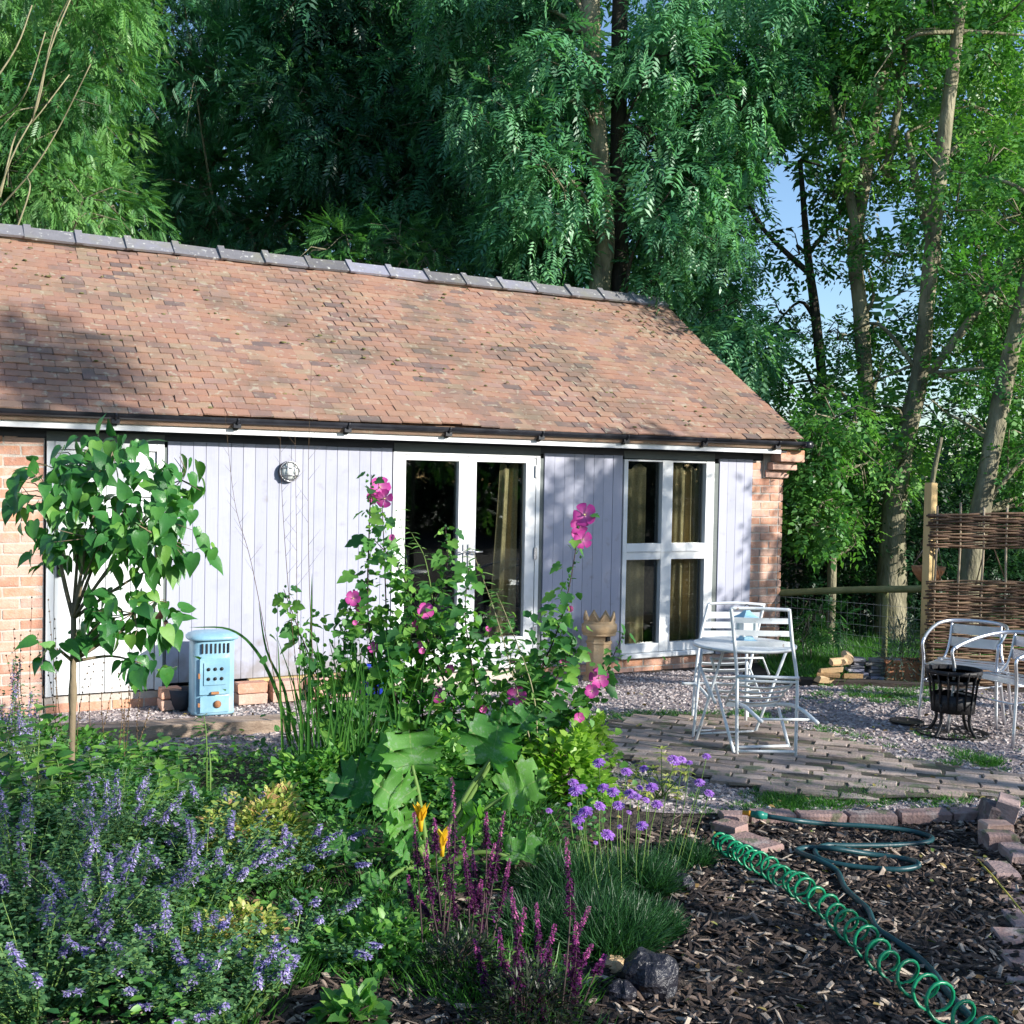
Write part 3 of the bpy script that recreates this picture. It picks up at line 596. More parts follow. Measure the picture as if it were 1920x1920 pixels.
# boarded panels
def boards(u0, u1, w0, w1, n):
    P = bx('boarding_backing', 'dark', u0, u1, .004, .06, w0, w1); s = (u1 - u0) / n
    for i in range(n):
        a = u0 + i * s; mb = MB(); mb.box(a + .001, a + s - .001, -.022 + rnd.uniform(-.0015, .0015), .003, w0, w1 + rnd.uniform(-.002, .002), ch=.003); mb.build('board', M['clad'], P)
boards(-2.965, -1.035, .10, 2.050, 19); boards(.505, 1.385, .02, 2.050, 8); boards(2.575, 3.008, .03, 2.050, 4)
bx('timber_sill_rail', 'pine', -2.30, -1.05, -.075, .0, .045, .095, ch=.004); bx('timber_sill_rail', 'pine', -3.0, -2.75, -.07, .0, .02, .07, ch=.004)
for a, c in ((-2.99, -2.967), (.462, .503), (2.512, 2.573)): bx('corner_strip', 'grey_frame', a, c, -.01, .05, .03, 2.0)
# left white door
D1 = empty('white_door', (0, 0, 0)); D1.parent = B
bx('door_frame', 'white', -3.868, -3.81, -.03, .06, .055, 2.025, D1, .004); bx('door_frame', 'white', -3.05, -2.992, -.03, .06, .055, 2.025, D1, .004); bx('door_frame', 'white', -3.809, -3.051, -.03, .06, 1.965, 2.024, D1, .004)
for i in range(4): bx('door_panel', 'white', -3.805 + i * .1885, -3.805 + (i + 1) * .1885 - .004, -.008, .03, .06, 1.96, D1, .004)
dh = MB(); dh.box(-3.79, -3.765, -.03, -.008, .98, 1.12); dh.tube([(-3.78, -.03, 1.06), (-3.78, -.06, 1.06), (-3.70, -.06, 1.06)], .008, 6); dh.build('door_handle', M['black'], D1)
# framed glazing
def pane(parent, a, c, z0, z1, y=.03): bx('pane', 'glass', a, c, y, y + .005, z0, z1, parent)
D2 = empty('french_doors', (0, 0, 0)); D2.parent = B
bx('door_frame', 'white', -1.028, -.99, -.03, .06, .05, 2.022, D2, .003); bx('door_frame', 'white', .415, .455, -.03, .06, .05, 2.022, D2, .003); bx('door_frame', 'white', -.989, .414, -.03, .06, 2.0, 2.021, D2, .003); bx('threshold', 'white', -.989, .414, -.06, .06, .045, .10, D2, .006)
for (a, c, ga, gc) in ((-.985, -.300, -.905, -.385), (-.296, .411, -.208, .308)):
    lf = MB()
    for q in ((a, ga, .105, 1.998), (gc, c, .105, 1.998)): lf.box(q[0], q[1], -.022, .05, q[2], q[3], ch=.003)
    lf.box(ga + .001, gc - .001, -.020, .05, 1.952, 1.998, ch=.003); lf.box(ga + .001, gc - .001, -.020, .05, .105, .325, ch=.003); lf.box(ga + .001, gc - .001, -.034, -.021, .15, .19, ch=.003)
    L_ = lf.build('door_leaf', M['white'], D2); pane(L_, ga - .004, gc + .004, .32, 1.956)
for w in (.30, 1.05, 1.82): bx('hinge', 'steel', .400, .432, -.04, -.024, w, w + .11, D2)
h = MB(); h.box(-.285, -.262, -.034, -.0225, .98, 1.20); h.tube([(-.274, -.03, 1.13), (-.274, -.075, 1.13), (-.16, -.078, 1.13)], .009, 6); h.build('door_handle', M['steel'], D2)
h = MB(); h.box(-.335, -.312, -.034, -.0225, .98, 1.20); h.tube([(-.324, -.03, 1.13), (-.324, -.075, 1.13), (-.43, -.078, 1.13)], .009, 6); h.build('door_handle', M['steel'], D2)
W1 = empty('window', (0, 0, 0)); W1.parent = B
wf = MB()
for q in ((1.40, 1.447, .10, 2.015), (2.40, 2.505, .10, 2.015), (1.858, 1.985, .10, 2.015)): wf.box(q[0], q[1], -.028, .05, q[2], q[3], ch=.003)
for a, c in ((1.448, 1.857), (1.986, 2.399)):
    for z0, z1 in ((1.998, 2.015), (1.105, 1.185), (1.025, 1.098), (.10, .185)): wf.box(a, c, -.026, .05, z0, z1, ch=.003)
wf.build('window_frame', M['white'], W1); bx('window_sill', 'white', 1.385, 2.52, -.07, .05, .05, .096, W1, .006)
bx('transom', 'white', 1.401, 2.504, -.036, -.029, 1.10, 1.104, W1)
for a, c in ((1.445, 1.86), (1.983, 2.402)):
    for z0, z1 in ((1.183, 2.0), (.183, 1.027)): pane(W1, a, c, z0, z1)
def curtain(u0, u1, z0, z1, y, amp, waves, parent, tilt=0, seed=0):
    nx, nz = 60, 10; V = []; F = []; r2 = random.Random(seed); ph = r2.uniform(0, 6)
    for i in range(nx + 1):
        for j in range(nz + 1):
            t = i / nx; s = j / nz; a = amp * (.6 + .4 * (1 - s)); uu = u0 + (u1 - u0) * t + tilt * (1 - s) * (1 - t)
            V.append((uu, y + a * math.sin(t * waves * 6.283 + ph + .5 * math.sin(s * 2)) + .01 * math.sin(t * waves * 15), z0 + (z1 - z0) * s + (.03 * math.sin(t * 9 + ph) if s == 1 else 0)))
    for i in range(nx):
        for j in range(nz): k = i * (nz + 1) + j; F.append((k, k + nz + 1, k + nz + 2, k + 1))
    m = np_mesh('curtain', V, np.array(F), None, True); o = link('curtain', m, parent, M['curtain']); md = o.modifiers.new('thickness', 'SOLIDIFY'); md.thickness = .004; return o
curtain(1.40, 1.735, .16, 1.95, .10, .02, 1.5, W1, 0, 1); curtain(2.02, 2.30, .15, 1.97, .12, .045, 2.0, W1, 0, 5); curtain(2.30, 2.46, .15, 1.97, .12, .035, 1.0, W1, 0, 3)
curtain(.12, .31, .20, 1.93, .12, .035, 1.8, D2, -.10, 4)
# bulkhead lamp
LP = empty('bulkhead_light', (-1.975, -.022, 1.828)); LP.parent = B; LP.rotation_euler = (R(90), 0, 0)
MB().lathe([(.0, 0), (.085, 0), (.088, .01), (.086, .035), (.078, .04), (.074, .036)], 28).build('lamp_base', M['black'], LP)
MB().lathe([(.074, .034), (.072, .05), (.055, .072), (.03, .084), (.0, .088)], 24).build('lamp_glass', M['lampglass'], LP)
cg = MB(); cg.tube([(.083 * math.cos(k * .2618), .083 * math.sin(k * .2618), .045) for k in range(25)], .006, 6)
for a in (-.03, .03):
    cg.tube([(a, -.078, .045), (a, -.06, .078), (a, 0, .097), (a, .06, .078), (a, .078, .045)], .0045, 6); cg.tube([(-.078, a, .045), (-.06, a, .078), (0, a, .0975), (.06, a, .078), (.078, a, .045)], .0045, 6)
cg.build('lamp_cage', M['steel'], LP)

# ------------------------------------------------------------------ things along the building
def at_wall(x, y, off, z):   # a point the given distance out from the wall
    d = ray(x, y); t = ((P0 - Vector(cC)).dot(BV) - off) / Vector(d).dot(BV); p = Vector(cC + d * t); return Vector((p.x, p.y, z))
def one(name, mb, m, label, cat, group=None, kind=None, loc=None, **k):
    if loc is not None: loc = Vector(loc)
    return tag(mb.build(name, M[m] if isinstance(m, str) else m, None, loc, **k), label, cat, group, kind)
RZ = B.rotation_euler.z
# timber sleeper lying in front of the wall
a = G(-60, 1392, 0); b_ = G(545, 1362, 0); a.z = b_.z = -.03; L = (b_ - a).length; dz = (b_ - a).normalized()
mb = MB(); nseg = 10
for i in range(nseg + 1):
    pass
mb.beam((0, 0, 0), dz * L, .20, .15)
SLP = one('timber_sleeper', mb, 'sleeper', 'long weathered timber sleeper lying on the gravel in front of the blue stove', 'sleeper', loc=(a.x, a.y, .0))
for v_ in SLP.data.vertices: v_.co.z += .01 * noise.noise(v_.co * 3)
# loose stacked bricks left of and right of the stove
k = 0
for (px, py, n, lab) in ((318, 1325, 2, 'pair'), (470, 1326, 2, ''), (535, 1322, 2, ''), (600, 1318, 2, ''), (660, 1312, 1, '')):
    for i in range(n):
        p = at_wall(px, py, .20, 0); gz_ = hg(p.x, p.y)
        mb = MB(); L = .25 if px != 318 else .16; mb.box(-L / 2, L / 2, -.07, .07, 0, .082, ch=.008); mb.v = [(x + rnd.uniform(-.006, .006), y + rnd.uniform(-.006, .006), z) for x, y, z in mb.v]
        where = {318: 'beside the left of the blue stove', 470: 'just right of the blue stove', 535: 'second along right of the blue stove', 600: 'third along right of the blue stove', 660: 'behind the mallow stems'}[px]
        o = one('loose_brick', mb, 'brick_pale', ('upper' if i else 'lower') + ' pale loose brick against the wall ' + where, 'brick', 'loose bricks along the foot of the wall', loc=(p.x, p.y, gz_ + .02 + i * .09)); o.rotation_euler.z = RZ + rnd.uniform(-.06, .06)
# blue enamel stove
p = at_wall(396, 1300, .42, 0); p.z = hg(p.x, p.y) + .02
ST = empty('enamel_stove', p, RZ - R(4), 'pale blue enamel stove with domed lid and pierced door against the lilac boards', 'stove')
W_, H_ = .165, .58
def supere(z, w, n=24): return [(w * math.copysign(abs(math.cos(a)) ** .55, math.cos(a)), w * .92 * math.copysign(abs(math.sin(a)) ** .55, math.sin(a)), z) for a in [2 * math.pi * i / n for i in range(n)]]
def loft(mb, rings, mi=0, sm=True):
    n = len(rings[0]); vs = [p for r in rings for p in r]
    mb.add(vs, [(i * n + k, i * n + (k + 1) % n, (i + 1) * n + (k + 1) % n, (i + 1) * n + k) for i in range(len(rings) - 1) for k in range(n)] + [tuple(range(n - 1, -1, -1)), tuple(range(len(vs) - n, len(vs)))], mi, sm); return mb
loft(MB(), [supere(0, W_ * 1.03), supere(.02, W_ * 1.03), supere(.03, W_), supere(H_, W_), supere(H_ + .01, W_ * .9)]).build('stove_body', M['stove'], ST)
loft(MB(), [supere(H_ + .0, W_ * 1.16), supere(H_ + .018, W_ * 1.18), supere(H_ + .035, W_ * 1.08), supere(H_ + .05, W_ * .85), supere(H_ + .058, W_ * .5), supere(H_ + .06, W_ * .1)]).build('stove_lid', M['stove'], ST)
fy = -W_ * .92
d = MB(); d.box(-.115, .115, fy - .014, fy + .01, .16, .44, ch=.004); d.box(-.085, .085, fy - .022, fy - .013, .235, .41, ch=.003); DO = d.build('stove_door', M['stove'], ST)
for i in range(3):
    for j in range(2):
        hm = MB(); hm.lathe([(.014, 0), (.014, .004), (.0, .006)], 8); o = hm.build('vent_hole', M['black'], DO, (-.05 + .05 * i, fy - .022, .36 - .075 * j)); o.rotation_euler = (R(90), 0, 0)
sl = MB()
for i in range(7): sl.box(-.10 + i * .033, -.10 + i * .033 + .012, fy - .006, fy + .01, .48, .555)
tag(sl.build('vent_slots', M['black'], ST), kind='stuff')
d = MB(); d.box(-.11, .11, fy - .012, fy + .01, .02, .145, ch=.004); d.build('ash_door', M['stove'], ST)
hm = MB(); hm.lathe([(.0, .0), (.028, .0), (.03, .006), (.02, .016), (0, .02)], 14); o = hm.build('draught_knob', M['rust'], ST, (.02, fy - .012, .085)); o.rotation_euler = (R(90), 0, 0)
for q in ((-.03, .03, fy - .035, fy - .014, .165, .185), (-.128, -.112, fy - .03, fy, .29, .33), (-.128, -.112, fy - .03, fy, .07, .10)): MB().box(*q, ch=.003).build('latch', M['rust'], ST)
# dark bowl in the gap left of the stove
p = at_wall(338, 1318, .22, 0); mb = MB(); mb.lathe([(.05, 0), (.07, .01), (.10, .10), (.11, .17), (.10, .17), (.08, .09), (.0, .04)], 18)
one('dark_bucket', mb, 'beam', 'small dark bucket tucked beside the blue stove under the boards', 'bucket', loc=(p.x, p.y, hg(p.x, p.y) + .01))
# cobalt glazed pot
p = at_wall(708, 1262, .35, 0); p.z = hg(p.x, p.y)
mb = MB(); mb.lathe([(.075, 0), (.085, .015), (.11, .10), (.125, .2), (.118, .26), (.13, .275), (.13, .29), (.112, .29), (.10, .2), (.0, .19)], 22)
for i in range(10):
    aa = i * .628; mb.tube([(.118 * math.cos(aa) * q, .118 * math.sin(aa) * q, z) for q, z in ((.80, .03), (1.0, .12), (1.08, .2), (1.03, .255))], .007, 5)
one('blue_glazed_pot', mb, 'blueglaze', 'cobalt blue glazed plant pot by the left foot of the french doors', 'plant pot', loc=p)
# crowned chimney pot
p = at_wall(1122, 1258, .32, 0); p.z = hg(p.x, p.y)
CP = empty('chimney_pot', p, RZ + .2, 'buff terracotta chimney pot with crown rim between the doors and window', 'chimney pot')
a0 = math.pi / 8
MB().lathe([(.155, 0), (.16, .02), (.15, .045), (.128, .05), (.122, .36), (.132, .365), (.132, .378), (.118, .385), (.118, .44), (.10, .44)], 8, a0=a0, sm=False).build('pot_shaft', M['pot'], CP)
MB().lathe([(.10, .435), (.155, .44), (.162, .45), (.150, .462), (.165, .468), (.168, .53), (.160, .545), (.150, .548), (.146, .552), (.15, .565), (.145, .572), (.14, .580), (.12, .58), (.12, .46)], 24).build('pot_collar', M['pot'], CP)
cr = MB(); n = 48; vs = []
for k in range(n):
    aa = 2 * math.pi * k / n; t = (k % 6) / 6; hgt = .575 + .085 * (1 - abs(t - .5) * 2) + .0
    for r_, z in ((.14, .575), (.152, hgt), (.136, hgt), (.125, .575)): vs.append((r_ * math.cos(aa), r_ * math.sin(aa), z))
cr.add(vs, [(k * 4 + j, ((k + 1) % n) * 4 + j, ((k + 1) % n) * 4 + (j + 1) % 4, k * 4 + (j + 1) % 4) for k in range(n) for j in range(4)]); cr.build('pot_crown', M['pot'], CP)
ho = MB(); ho.box(-.02, .02, -.131, -.1, .392, .432); ho.build('vent_hole', M['black'], CP)

# ------------------------------------------------------------------ white folding table, two white chairs, lantern
tc_ = (G(1300, 1391) + G(1497, 1384)) / 2; TZ = .0
TBL = empty('folding_table', (tc_.x, tc_.y, 0), .1, 'round white folding metal table standing on the brick patio', 'table')
def tl(p): return Vector((p[0] - tc_.x, p[1] - tc_.y, p[2]))
tp = AT(1396, 1206, tc_.y); zt = tp.z; rt_ = .355
TBL.rotation_euler.z = 0
def place_tbl():
    c = Vector((tp.x - tc_.x, 0, 0))
    MB().lathe([(.0, zt - .012), (rt_ - .01, zt - .012), (rt_, zt - .022), (rt_ + .004, zt - .004), (rt_ - .006, zt), (0, zt)], 40, c).build('tabletop', M['chairw'], TBL)
    def lg(a, b, r=.0105): mb = MB(); mb.tube([tl(a), tl(b)], r, 8); return mb
    A1 = AT(1316, 1212, 8.35); A2 = G(1299, 1390); A3 = AT(1357, 1218, 8.05); A4 = G(1303, 1395)
    B1 = AT(1493, 1220, 8.1); B2 = G(1438, 1392); C1 = AT(1330, 1220, 7.75); C2 = G(1378, 1428, .0)
    lg(A1, A2).build('leg', M['chairw'], TBL); lg(A3, A4).build('leg', M['chairw'], TBL); lg(AT(1474, 1222, 8.3), AT(1411, 1385, 8.1)).build('leg', M['chairw'], TBL); lg(AT(1400, 1222, 8.5), AT(1398, 1372, 8.5)).build('leg', M['chairw'], TBL)
    mb = MB(); mb.tube([tl(AT(1303, 1370, 8.0)), tl(AT(1400, 1368, 8.5))], .008, 6); mb.tube([tl(AT(1308, 1376, 7.95)), tl(AT(1413, 1371, 8.1))], .008, 6); mb.build('stretcher', M['chairw'], TBL)
place_tbl()
def sp(px, py, Y, base): q = AT(px, py, Y); return q - base
def slat(base, a, b, w, th=.006, bow=.012, m='chairw', name='back_slat', parent=None, n=6, up=Vector((0, 0, 1))):
    """flat bowed slat from a to b, w tall"""
    a = Vector(a); b = Vector(b); d = b - a; side = d.normalized().cross(up).normalized(); hu = side.cross(d.normalized()).normalized(); vs = []; mb = MB()
    for i in range(n + 1):
        t = i / n; c = a + d * t + side * bow * math.sin(math.pi * t) 
        for (h_, s_) in ((-w / 2, -th / 2), (-w / 2, th / 2), (w / 2, th / 2), (w / 2, -th / 2)): vs.append(c + hu * h_ + side * s_)
    F = [(3, 2, 1, 0), tuple(range(len(vs) - 4, len(vs)))] + [(i * 4 + k, i * 4 + (k + 1) % 4, i * 4 + 4 + (k + 1) % 4, i * 4 + 4 + k) for i in range(n) for k in range(4)]
    mb.add(vs, F); return mb.build(name, M[m], parent)
# nearer chair, folded forward so its seat hangs below the back
Yc = 7.42; base = G(1432, 1424); CH = empty('folding_chair', base, 0, 'nearer white slatted folding chair in front of the round table with its seat tipped down', 'chair', 'white folding chairs at the table')
def Q(px, py, Y=Yc): return AT(px, py, Y) - base
Q2 = lambda cx, cy, Y=Yc: Q(1300 + cx / 5.646, 1100 + cy / 5.646, Y)
mb = MB(); mb.tube(smooth_path([Q2(462, 1840), Q2(460, 1240), Q2(462, 940), Q2(432, 560), Q2(402, 250), Q2(408, 232), Q2(430, 228), Q2(700, 232), Q2(990, 246), Q2(1012, 252), Q2(1018, 270), Q2(1050, 620), Q2(1096, 960), Q2(1096, 1240), Q2(1080, 1850)], 3), .0115, 8); mb.build('back_frame', M['chairw'], CH)
for y0, y1 in ((352, 366), (484, 500), (600, 612)): slat(base, Q2(422 + (y0 - 352) * .1, y0), Q2(1030 + (y1 - 366) * .1, y1), .036, parent=CH)
mb = MB(); mb.tube([Q2(470, 948, 7.41), Q2(1120, 968, 7.41)], .0105, 8); mb.tube([Q2(478, 995), Q2(1108, 1012)], .0095, 8); mb.build('seat_hinge_bars', M['chairw'], CH)
mb = MB(); mb.tube([Q2(462, 1000), Q2(400, 1110, 7.58), Q2(335, 1245, 7.78)], .008, 6); mb.tube([Q2(1060, 1010), Q2(960, 1120, 7.58), Q2(885, 1250, 7.78)], .008, 6); mb.build('seat_frame', M['chairw'], CH)
for i, t in enumerate((.16, .38, .60, .82)):
    a = Q2(462, 1000).lerp(Q2(335, 1245, 7.78), t); b_ = Q2(1060, 1010).lerp(Q2(885, 1250, 7.78), t); slat(base, a, b_, .034, bow=.02, parent=CH, name='seat_slat', up=Vector((0, -1, .55)))
slat(base, Q2(335, 1245, 7.78), Q2(885, 1250, 7.78), .03, bow=.0, parent=CH, name='seat_slat')
mb = MB(); mb.tube(smooth_path([Q2(470, 1240, 7.5), Q2(540, 1265, 7.42), Q2(620, 1335, 7.34), Q2(725, 1435, 7.26)], 4), .013, 8); mb.tube(smooth_path([Q2(890, 1245, 7.6), Q2(1040, 1255, 7.5), Q2(1170, 1320, 7.36), Q2(1322, 1450, 7.26)], 4), .013, 8); mb.tube([Q2(690, 1405, 7.28), Q2(1255, 1408, 7.3)], .009, 7); mb.build('lower_rail', M['chairw'], CH)
mb = MB(); mb.tube([Q2(235, 1040, 7.9), Q2(450, 1835, 7.42)], .0115, 8); mb.build('leg', M['chairw'], CH)
mb = MB(); mb.tube([Q2(900, 1285, 7.8), Q2(1040, 1800, 7.6)], .0115, 8); mb.lathe([(.014, -.01), (.014, .012)], 8, Q2(1040, 1795, 7.6)); mb.build('leg', M['chairw'], CH)
mb = MB(); mb.tube([Q2(60, 820, 8.0), Q2(235, 1240, 7.75)], .0115, 8); mb.build('strut', M['chairw'], CH)
mb = MB(); mb.tube([Q2(420, 1702, 7.5), Q2(1005, 1685, 7.62)], .010, 7); mb.tube([Q2(462, 1742), Q2(1086, 1748)], .010, 7); mb.build('stretcher', M['chairw'], CH)
# farther chair behind the table
Yf = 8.75; base = AT(1385, 1372, 8.7); base.z = 0; C2 = empty('folding_chair', base, 0, 'farther white slatted folding chair half hidden behind the round table', 'chair', 'white folding chairs at the table')
mb = MB(); mb.tube(smooth_path([Q2(570, 1560, 8.6), Q2(590, 900, Yf), Q2(735, 240, Yf), Q2(738, 195, Yf), Q2(700, 188, Yf), Q2(440, 172, Yf), Q2(190, 180, Yf), Q2(165, 190, Yf), Q2(150, 230, Yf), Q2(70, 560, Yf), Q2(10, 1100, 8.7), Q2(-10, 1500, 8.6)], 3), .0115, 8); mb.build('back_frame', M['chairw'], C2)
for y0, w in ((300, .05), (405, .05), (500, .05)): slat(base, Q2(150 - (y0 - 230) * .26, y0, Yf), Q2(722 - (y0 - 230) * .22, y0 + 5, Yf), w, bow=-.012, parent=C2)
mb = MB(); mb.tube([Q2(60, 790, Yf), Q2(175, 1170, 8.5)], .009, 6); mb.tube([Q2(565, 785, Yf), Q2(720, 1170, 8.5)], .009, 6); mb.build('seat_frame', M['chairw'], C2)
for t in (.06, .24, .44, .62, .82, .97):
    slat(base, Q2(60, 790, Yf).lerp(Q2(175, 1170, 8.5), t), Q2(565, 785, Yf).lerp(Q2(720, 1170, 8.5), t), .040, bow=.01, parent=C2, name='seat_slat', up=Vector((0, -1, .7)))
mb = MB(); mb.tube(smooth_path([Q2(-120, 1025, 8.5), Q2(10, 1035, 8.5), Q2(90, 1090, 8.4), Q2(170, 1190, 8.3)], 4), .012, 8); mb.tube([Q2(-110, 1025, 8.5), Q2(300, 1020, 8.6)], .009, 7); mb.build('lower_rail', M['chairw'], C2)
mb = MB(); mb.tube([Q2(185, 745, 8.3), Q2(235, 900, 8.3)], .010, 7); mb.tube([Q2(205, 765, 8.3), Q2(735, 755, 8.5), Q2(800, 930, 8.4)], .009, 7); mb.build('strut', M['chairw'], C2)
# lantern on the table
c = AT(1399, 1196, tc_.y); LZ = zt; LN = empty('lantern', (tp.x + .015, tc_.y + .02, LZ), .35, 'small pale blue and white lantern on the round white table', 'lantern')
MB().lathe([(.105, 0), (.10, .012), (.06, .028), (.045, .05), (.035, .052)], 4, a0=.785, sm=False).build('lantern_base', M['lantern_b'], LN)
lb = MB()
for sx in (-1, 1):
    for sy in (-1, 1): lb.box(sx * .048 - .008, sx * .048 + .008, sy * .048 - .008, sy * .048 + .008, .052, .165)
lb.box(-.045, .045, -.045, .045, .056, .09); lb.build('lantern_frame', M['chairw'], LN)
MB().box(-.042, .042, -.042, .042, .091, .164).build('lantern_glass', M['lampglass'], LN)
MB().lathe([(.11, .166), (.105, .175), (.055, .198), (.03, .22), (.02, .235), (0, .238)], 4, a0=.785, sm=False).build('lantern_roof', M['lantern_b'], LN)
lh = MB(); lh.tube([(.02 * math.cos(a), 0, .25 + .02 * math.sin(a)) for a in [k * .524 for k in range(13)]], .003, 5); lh.build('lantern_ring', M['black'], LN)

# ------------------------------------------------------------------ aluminium armchairs and fire basket
def alu_chair(c, rz, label):
    o = empty('metal_armchair', c, rz, label, 'chair', 'aluminium armchairs by the fire basket'); w, d, r = .27, .27, .0125   # faces -y
    arc = [(-w, -d, .62), (-w - .005, -d + .12, .655), (-w, 0, .69), (-w * .93, d * .6, .715), (-w * .66, d * 1.0, .73), (0, d * 1.16, .735), (w * .66, d * 1.0, .73), (w * .93, d * .6, .715), (w, 0, .69), (w + .005, -d + .12, .655), (w, -d, .62)]
    P = smooth_path(arc, 4); mb = MB(); mb.tube(P, r, 8, flat=1.2); mb.build('arm_loop', M['alu'], o)
    for s in (-1, 1):
        mb = MB(); mb.tube(smooth_path([(s * w, -d, .62), (s * (w + .002), -d - .012, .58), (s * (w - .005), -d + .01, .42), (s * (w + .01), -d - .03, 0)], 4), r, 8); mb.build('leg', M['alu'], o)
        mb = MB(); mb.tube(smooth_path([(s * (w - .02), .19, .43), (s * (w - .015), .22, .36), (s * (w + .005), .31, 0)], 4), r, 8); mb.build('leg', M['alu'], o)
        mb = MB(); mb.tube(smooth_path([(s * (w - .012), -d + .02, .43), (s * (w - .02), 0, .42), (s * (w - .03), .17, .42), (s * (w - .055), .215, .45), (s * (w - .075), .25, .55), (s * (w - .085), .285, .73)], 4), r * .8, 8); mb.build('side_rail', M['alu'], o)
    for i in range(5): slat(None, (-w + .02, -.22 + i * .088, .438 - .012 * math.sin(i * .8)), (w - .02, -.22 + i * .088, .438 - .012 * math.sin(i * .8)), .075, .005, .0, 'alu', 'seat_slat', o, up=Vector((0, 1, 0)))
    for z in (.565, .665): slat(None, (-w + .08, .262 + (z - .565) * .2, z), (w - .08, .262 + (z - .565) * .2, z), .075, .005, .02, 'alu', 'back_slat', o)
    mb = MB(); mb.tube([(-w, -d + .02, .30), (w, -d + .02, .30)], .007, 6); mb.tube([(-w + .01, -d, .31), (-w + .02, .23, .31)], .007, 6); mb.tube([(w - .01, -d, .31), (w - .02, .23, .31)], .007, 6); mb.build('stretcher', M['alu'], o)
    return o
f1, f2 = G(1737, 1352, 0), G(1853, 1367, 0); mid = (f1 + f2) / 2; fv = (f2 - f1).normalized(); back = Vector((-fv.y, fv.x, 0)); c = mid + back * .29
alu_chair((c.x, c.y, 0), math.atan2(fv.y, fv.x), 'aluminium armchair facing the camera behind the black fire basket')
f1 = G(1806, 1386, 0); alu_chair((f1.x + .36, f1.y + .10, 0), -R(62), 'aluminium armchair cut by the right edge of the photo, seen from its side')
bc = G(1787, 1379, 0); FB = empty('fire_basket', (bc.x, bc.y + .02, 0), .2, 'black iron fire basket of upright bars between the aluminium armchairs', 'fire basket')
Rt, Rb, zt_, zb = .19, .135, .47, .20
def ringm(r, z, w, nm, th=.006):
    mb = MB(); mb.lathe([(r, z - w / 2), (r + th, z - w / 2), (r + th, z + w / 2), (r, z + w / 2), (r, z - w / 2)], 32); mb.build(nm, M['black'], FB)
ringm(Rt, zt_, .03, 'rim_band'); ringm(Rt - .03, .40, .025, 'middle_band'); ringm(Rb + .01, zb + .04, .13, 'lower_band')
for k in range(16):
    aa = k * math.pi / 8; mb = MB(); mb.tube([((Rt + .004) * math.cos(aa), (Rt + .004) * math.sin(aa), zt_ + .01), ((Rt - .025) * math.cos(aa), (Rt - .025) * math.sin(aa), .38), ((Rb + .01) * math.cos(aa), (Rb + .01) * math.sin(aa), zb)], .011, 5, flat=.5); mb.build('bar', M['black'], FB)
for k in range(4):
    aa = k * math.pi / 2 + .4; mb = MB(); mb.tube(smooth_path([(q * math.cos(aa), q * math.sin(aa), z) for q, z in ((.15, .24), (.135, .14), (.15, .07), (.20, .0))], 4), .017, 6, flat=.6); mb.build('leg', M['black'], FB)
MB().lathe([(0, zb + .01), (Rb, zb + .01), (Rb, zb + .02), (0, zb + .02)], 24).build('grate', M['black'], FB)
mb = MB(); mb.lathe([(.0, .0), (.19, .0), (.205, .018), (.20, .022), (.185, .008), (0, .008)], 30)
one('rimmed_black_disc', mb, 'black', 'shallow round black disc on the gravel under the fire basket', 'tray', loc=(bc.x, bc.y + .02, .004)).scale = (1.25, 1.25, 1)  # shallow black disc with a low rim below the basket
p = G(1700, 1358, .0); mb = MB(); mb.lathe([(.0, .0), (.12, .0), (.13, .014), (.125, .018), (.115, .006), (0, .006)], 26); one('flat_black_disc', mb, 'black', 'flat black disc lying on the gravel left of the fire basket', 'lid', loc=(p.x, p.y, .012))  # smaller flat black disc with a low rim on the gravel

# ------------------------------------------------------------------ woven hurdle, post, rail fence, log pile, trough
H0 = G(1737, 1292, -.03); HD = Vector((1, -.06, 0)).normalized(); HN = Vector((HD.y, -HD.x, 0))
HU = empty('willow_hurdle', H0, math.atan2(HD.y, HD.x), 'woven willow hurdle panel with open slot behind the aluminium armchairs', 'hurdle')
def zpx(y, Y, x=1745): return AT(x, y, Y).z
z_low, z_s0, z_s1, z_top = -.02, zpx(1088, H0.y) - H0.z, zpx(1026, H0.y) - H0.z, zpx(962, H0.y) - H0.z
HL = 2.1; stx = [.05 + .205 * i for i in range(11)]
def rod(z, x0, x1, ph, r, y0=0, drift=0):
    pts = []; n = int((x1 - x0) / .0512); 
    for i in range(n + 1):
        x = x0 + (x1 - x0) * i / n; pts.append((x, y0 + ph * .016 * math.cos((x - .05) / .205 * math.pi), z + drift * i / n + .006 * math.sin(x * 5 + z * 70)))
    mb = MB(); mb.tube(pts, [r * (1 - .25 * abs(i / n - .5)) for i in range(n + 1)], 5); return mb.build('willow_rod', M['willow'], HU)
def band(za, zb_):
    z = za; k = 0
    while z < zb_:
        rod(z, -.02 + rnd.uniform(-.03, .02), HL, 1 if k % 2 else -1, .0105 + rnd.uniform(-.002, .0025), drift=.05 * (z / 1.6)); z += .0175; k += 1
band(z_low + .02, z_s0); band(z_s1, z_top)
for i, x in enumerate(stx):
    mb = MB(); top = z_top + .06 + rnd.uniform(-.01, .04) + x * .02; mb.tube([(x, 0, z_low - .05), (x + rnd.uniform(-.01, .01), 0, z_s0), (x + rnd.uniform(-.01, .01), 0, z_s1), (x, 0, top)], .010, 6); mb.build('stake', M['willow_pale'], HU)
for i in range(7):
    x = .12 + i * .29; q = rnd.uniform(.08, .16) * (1 if i % 2 else -1); mb = MB(); mb.tube([(x, .012, z_s0 - .05), (x + q, .012, z_s1 + .05)], .006, 5); mb.build('cross_rod', M['willow'], HU)
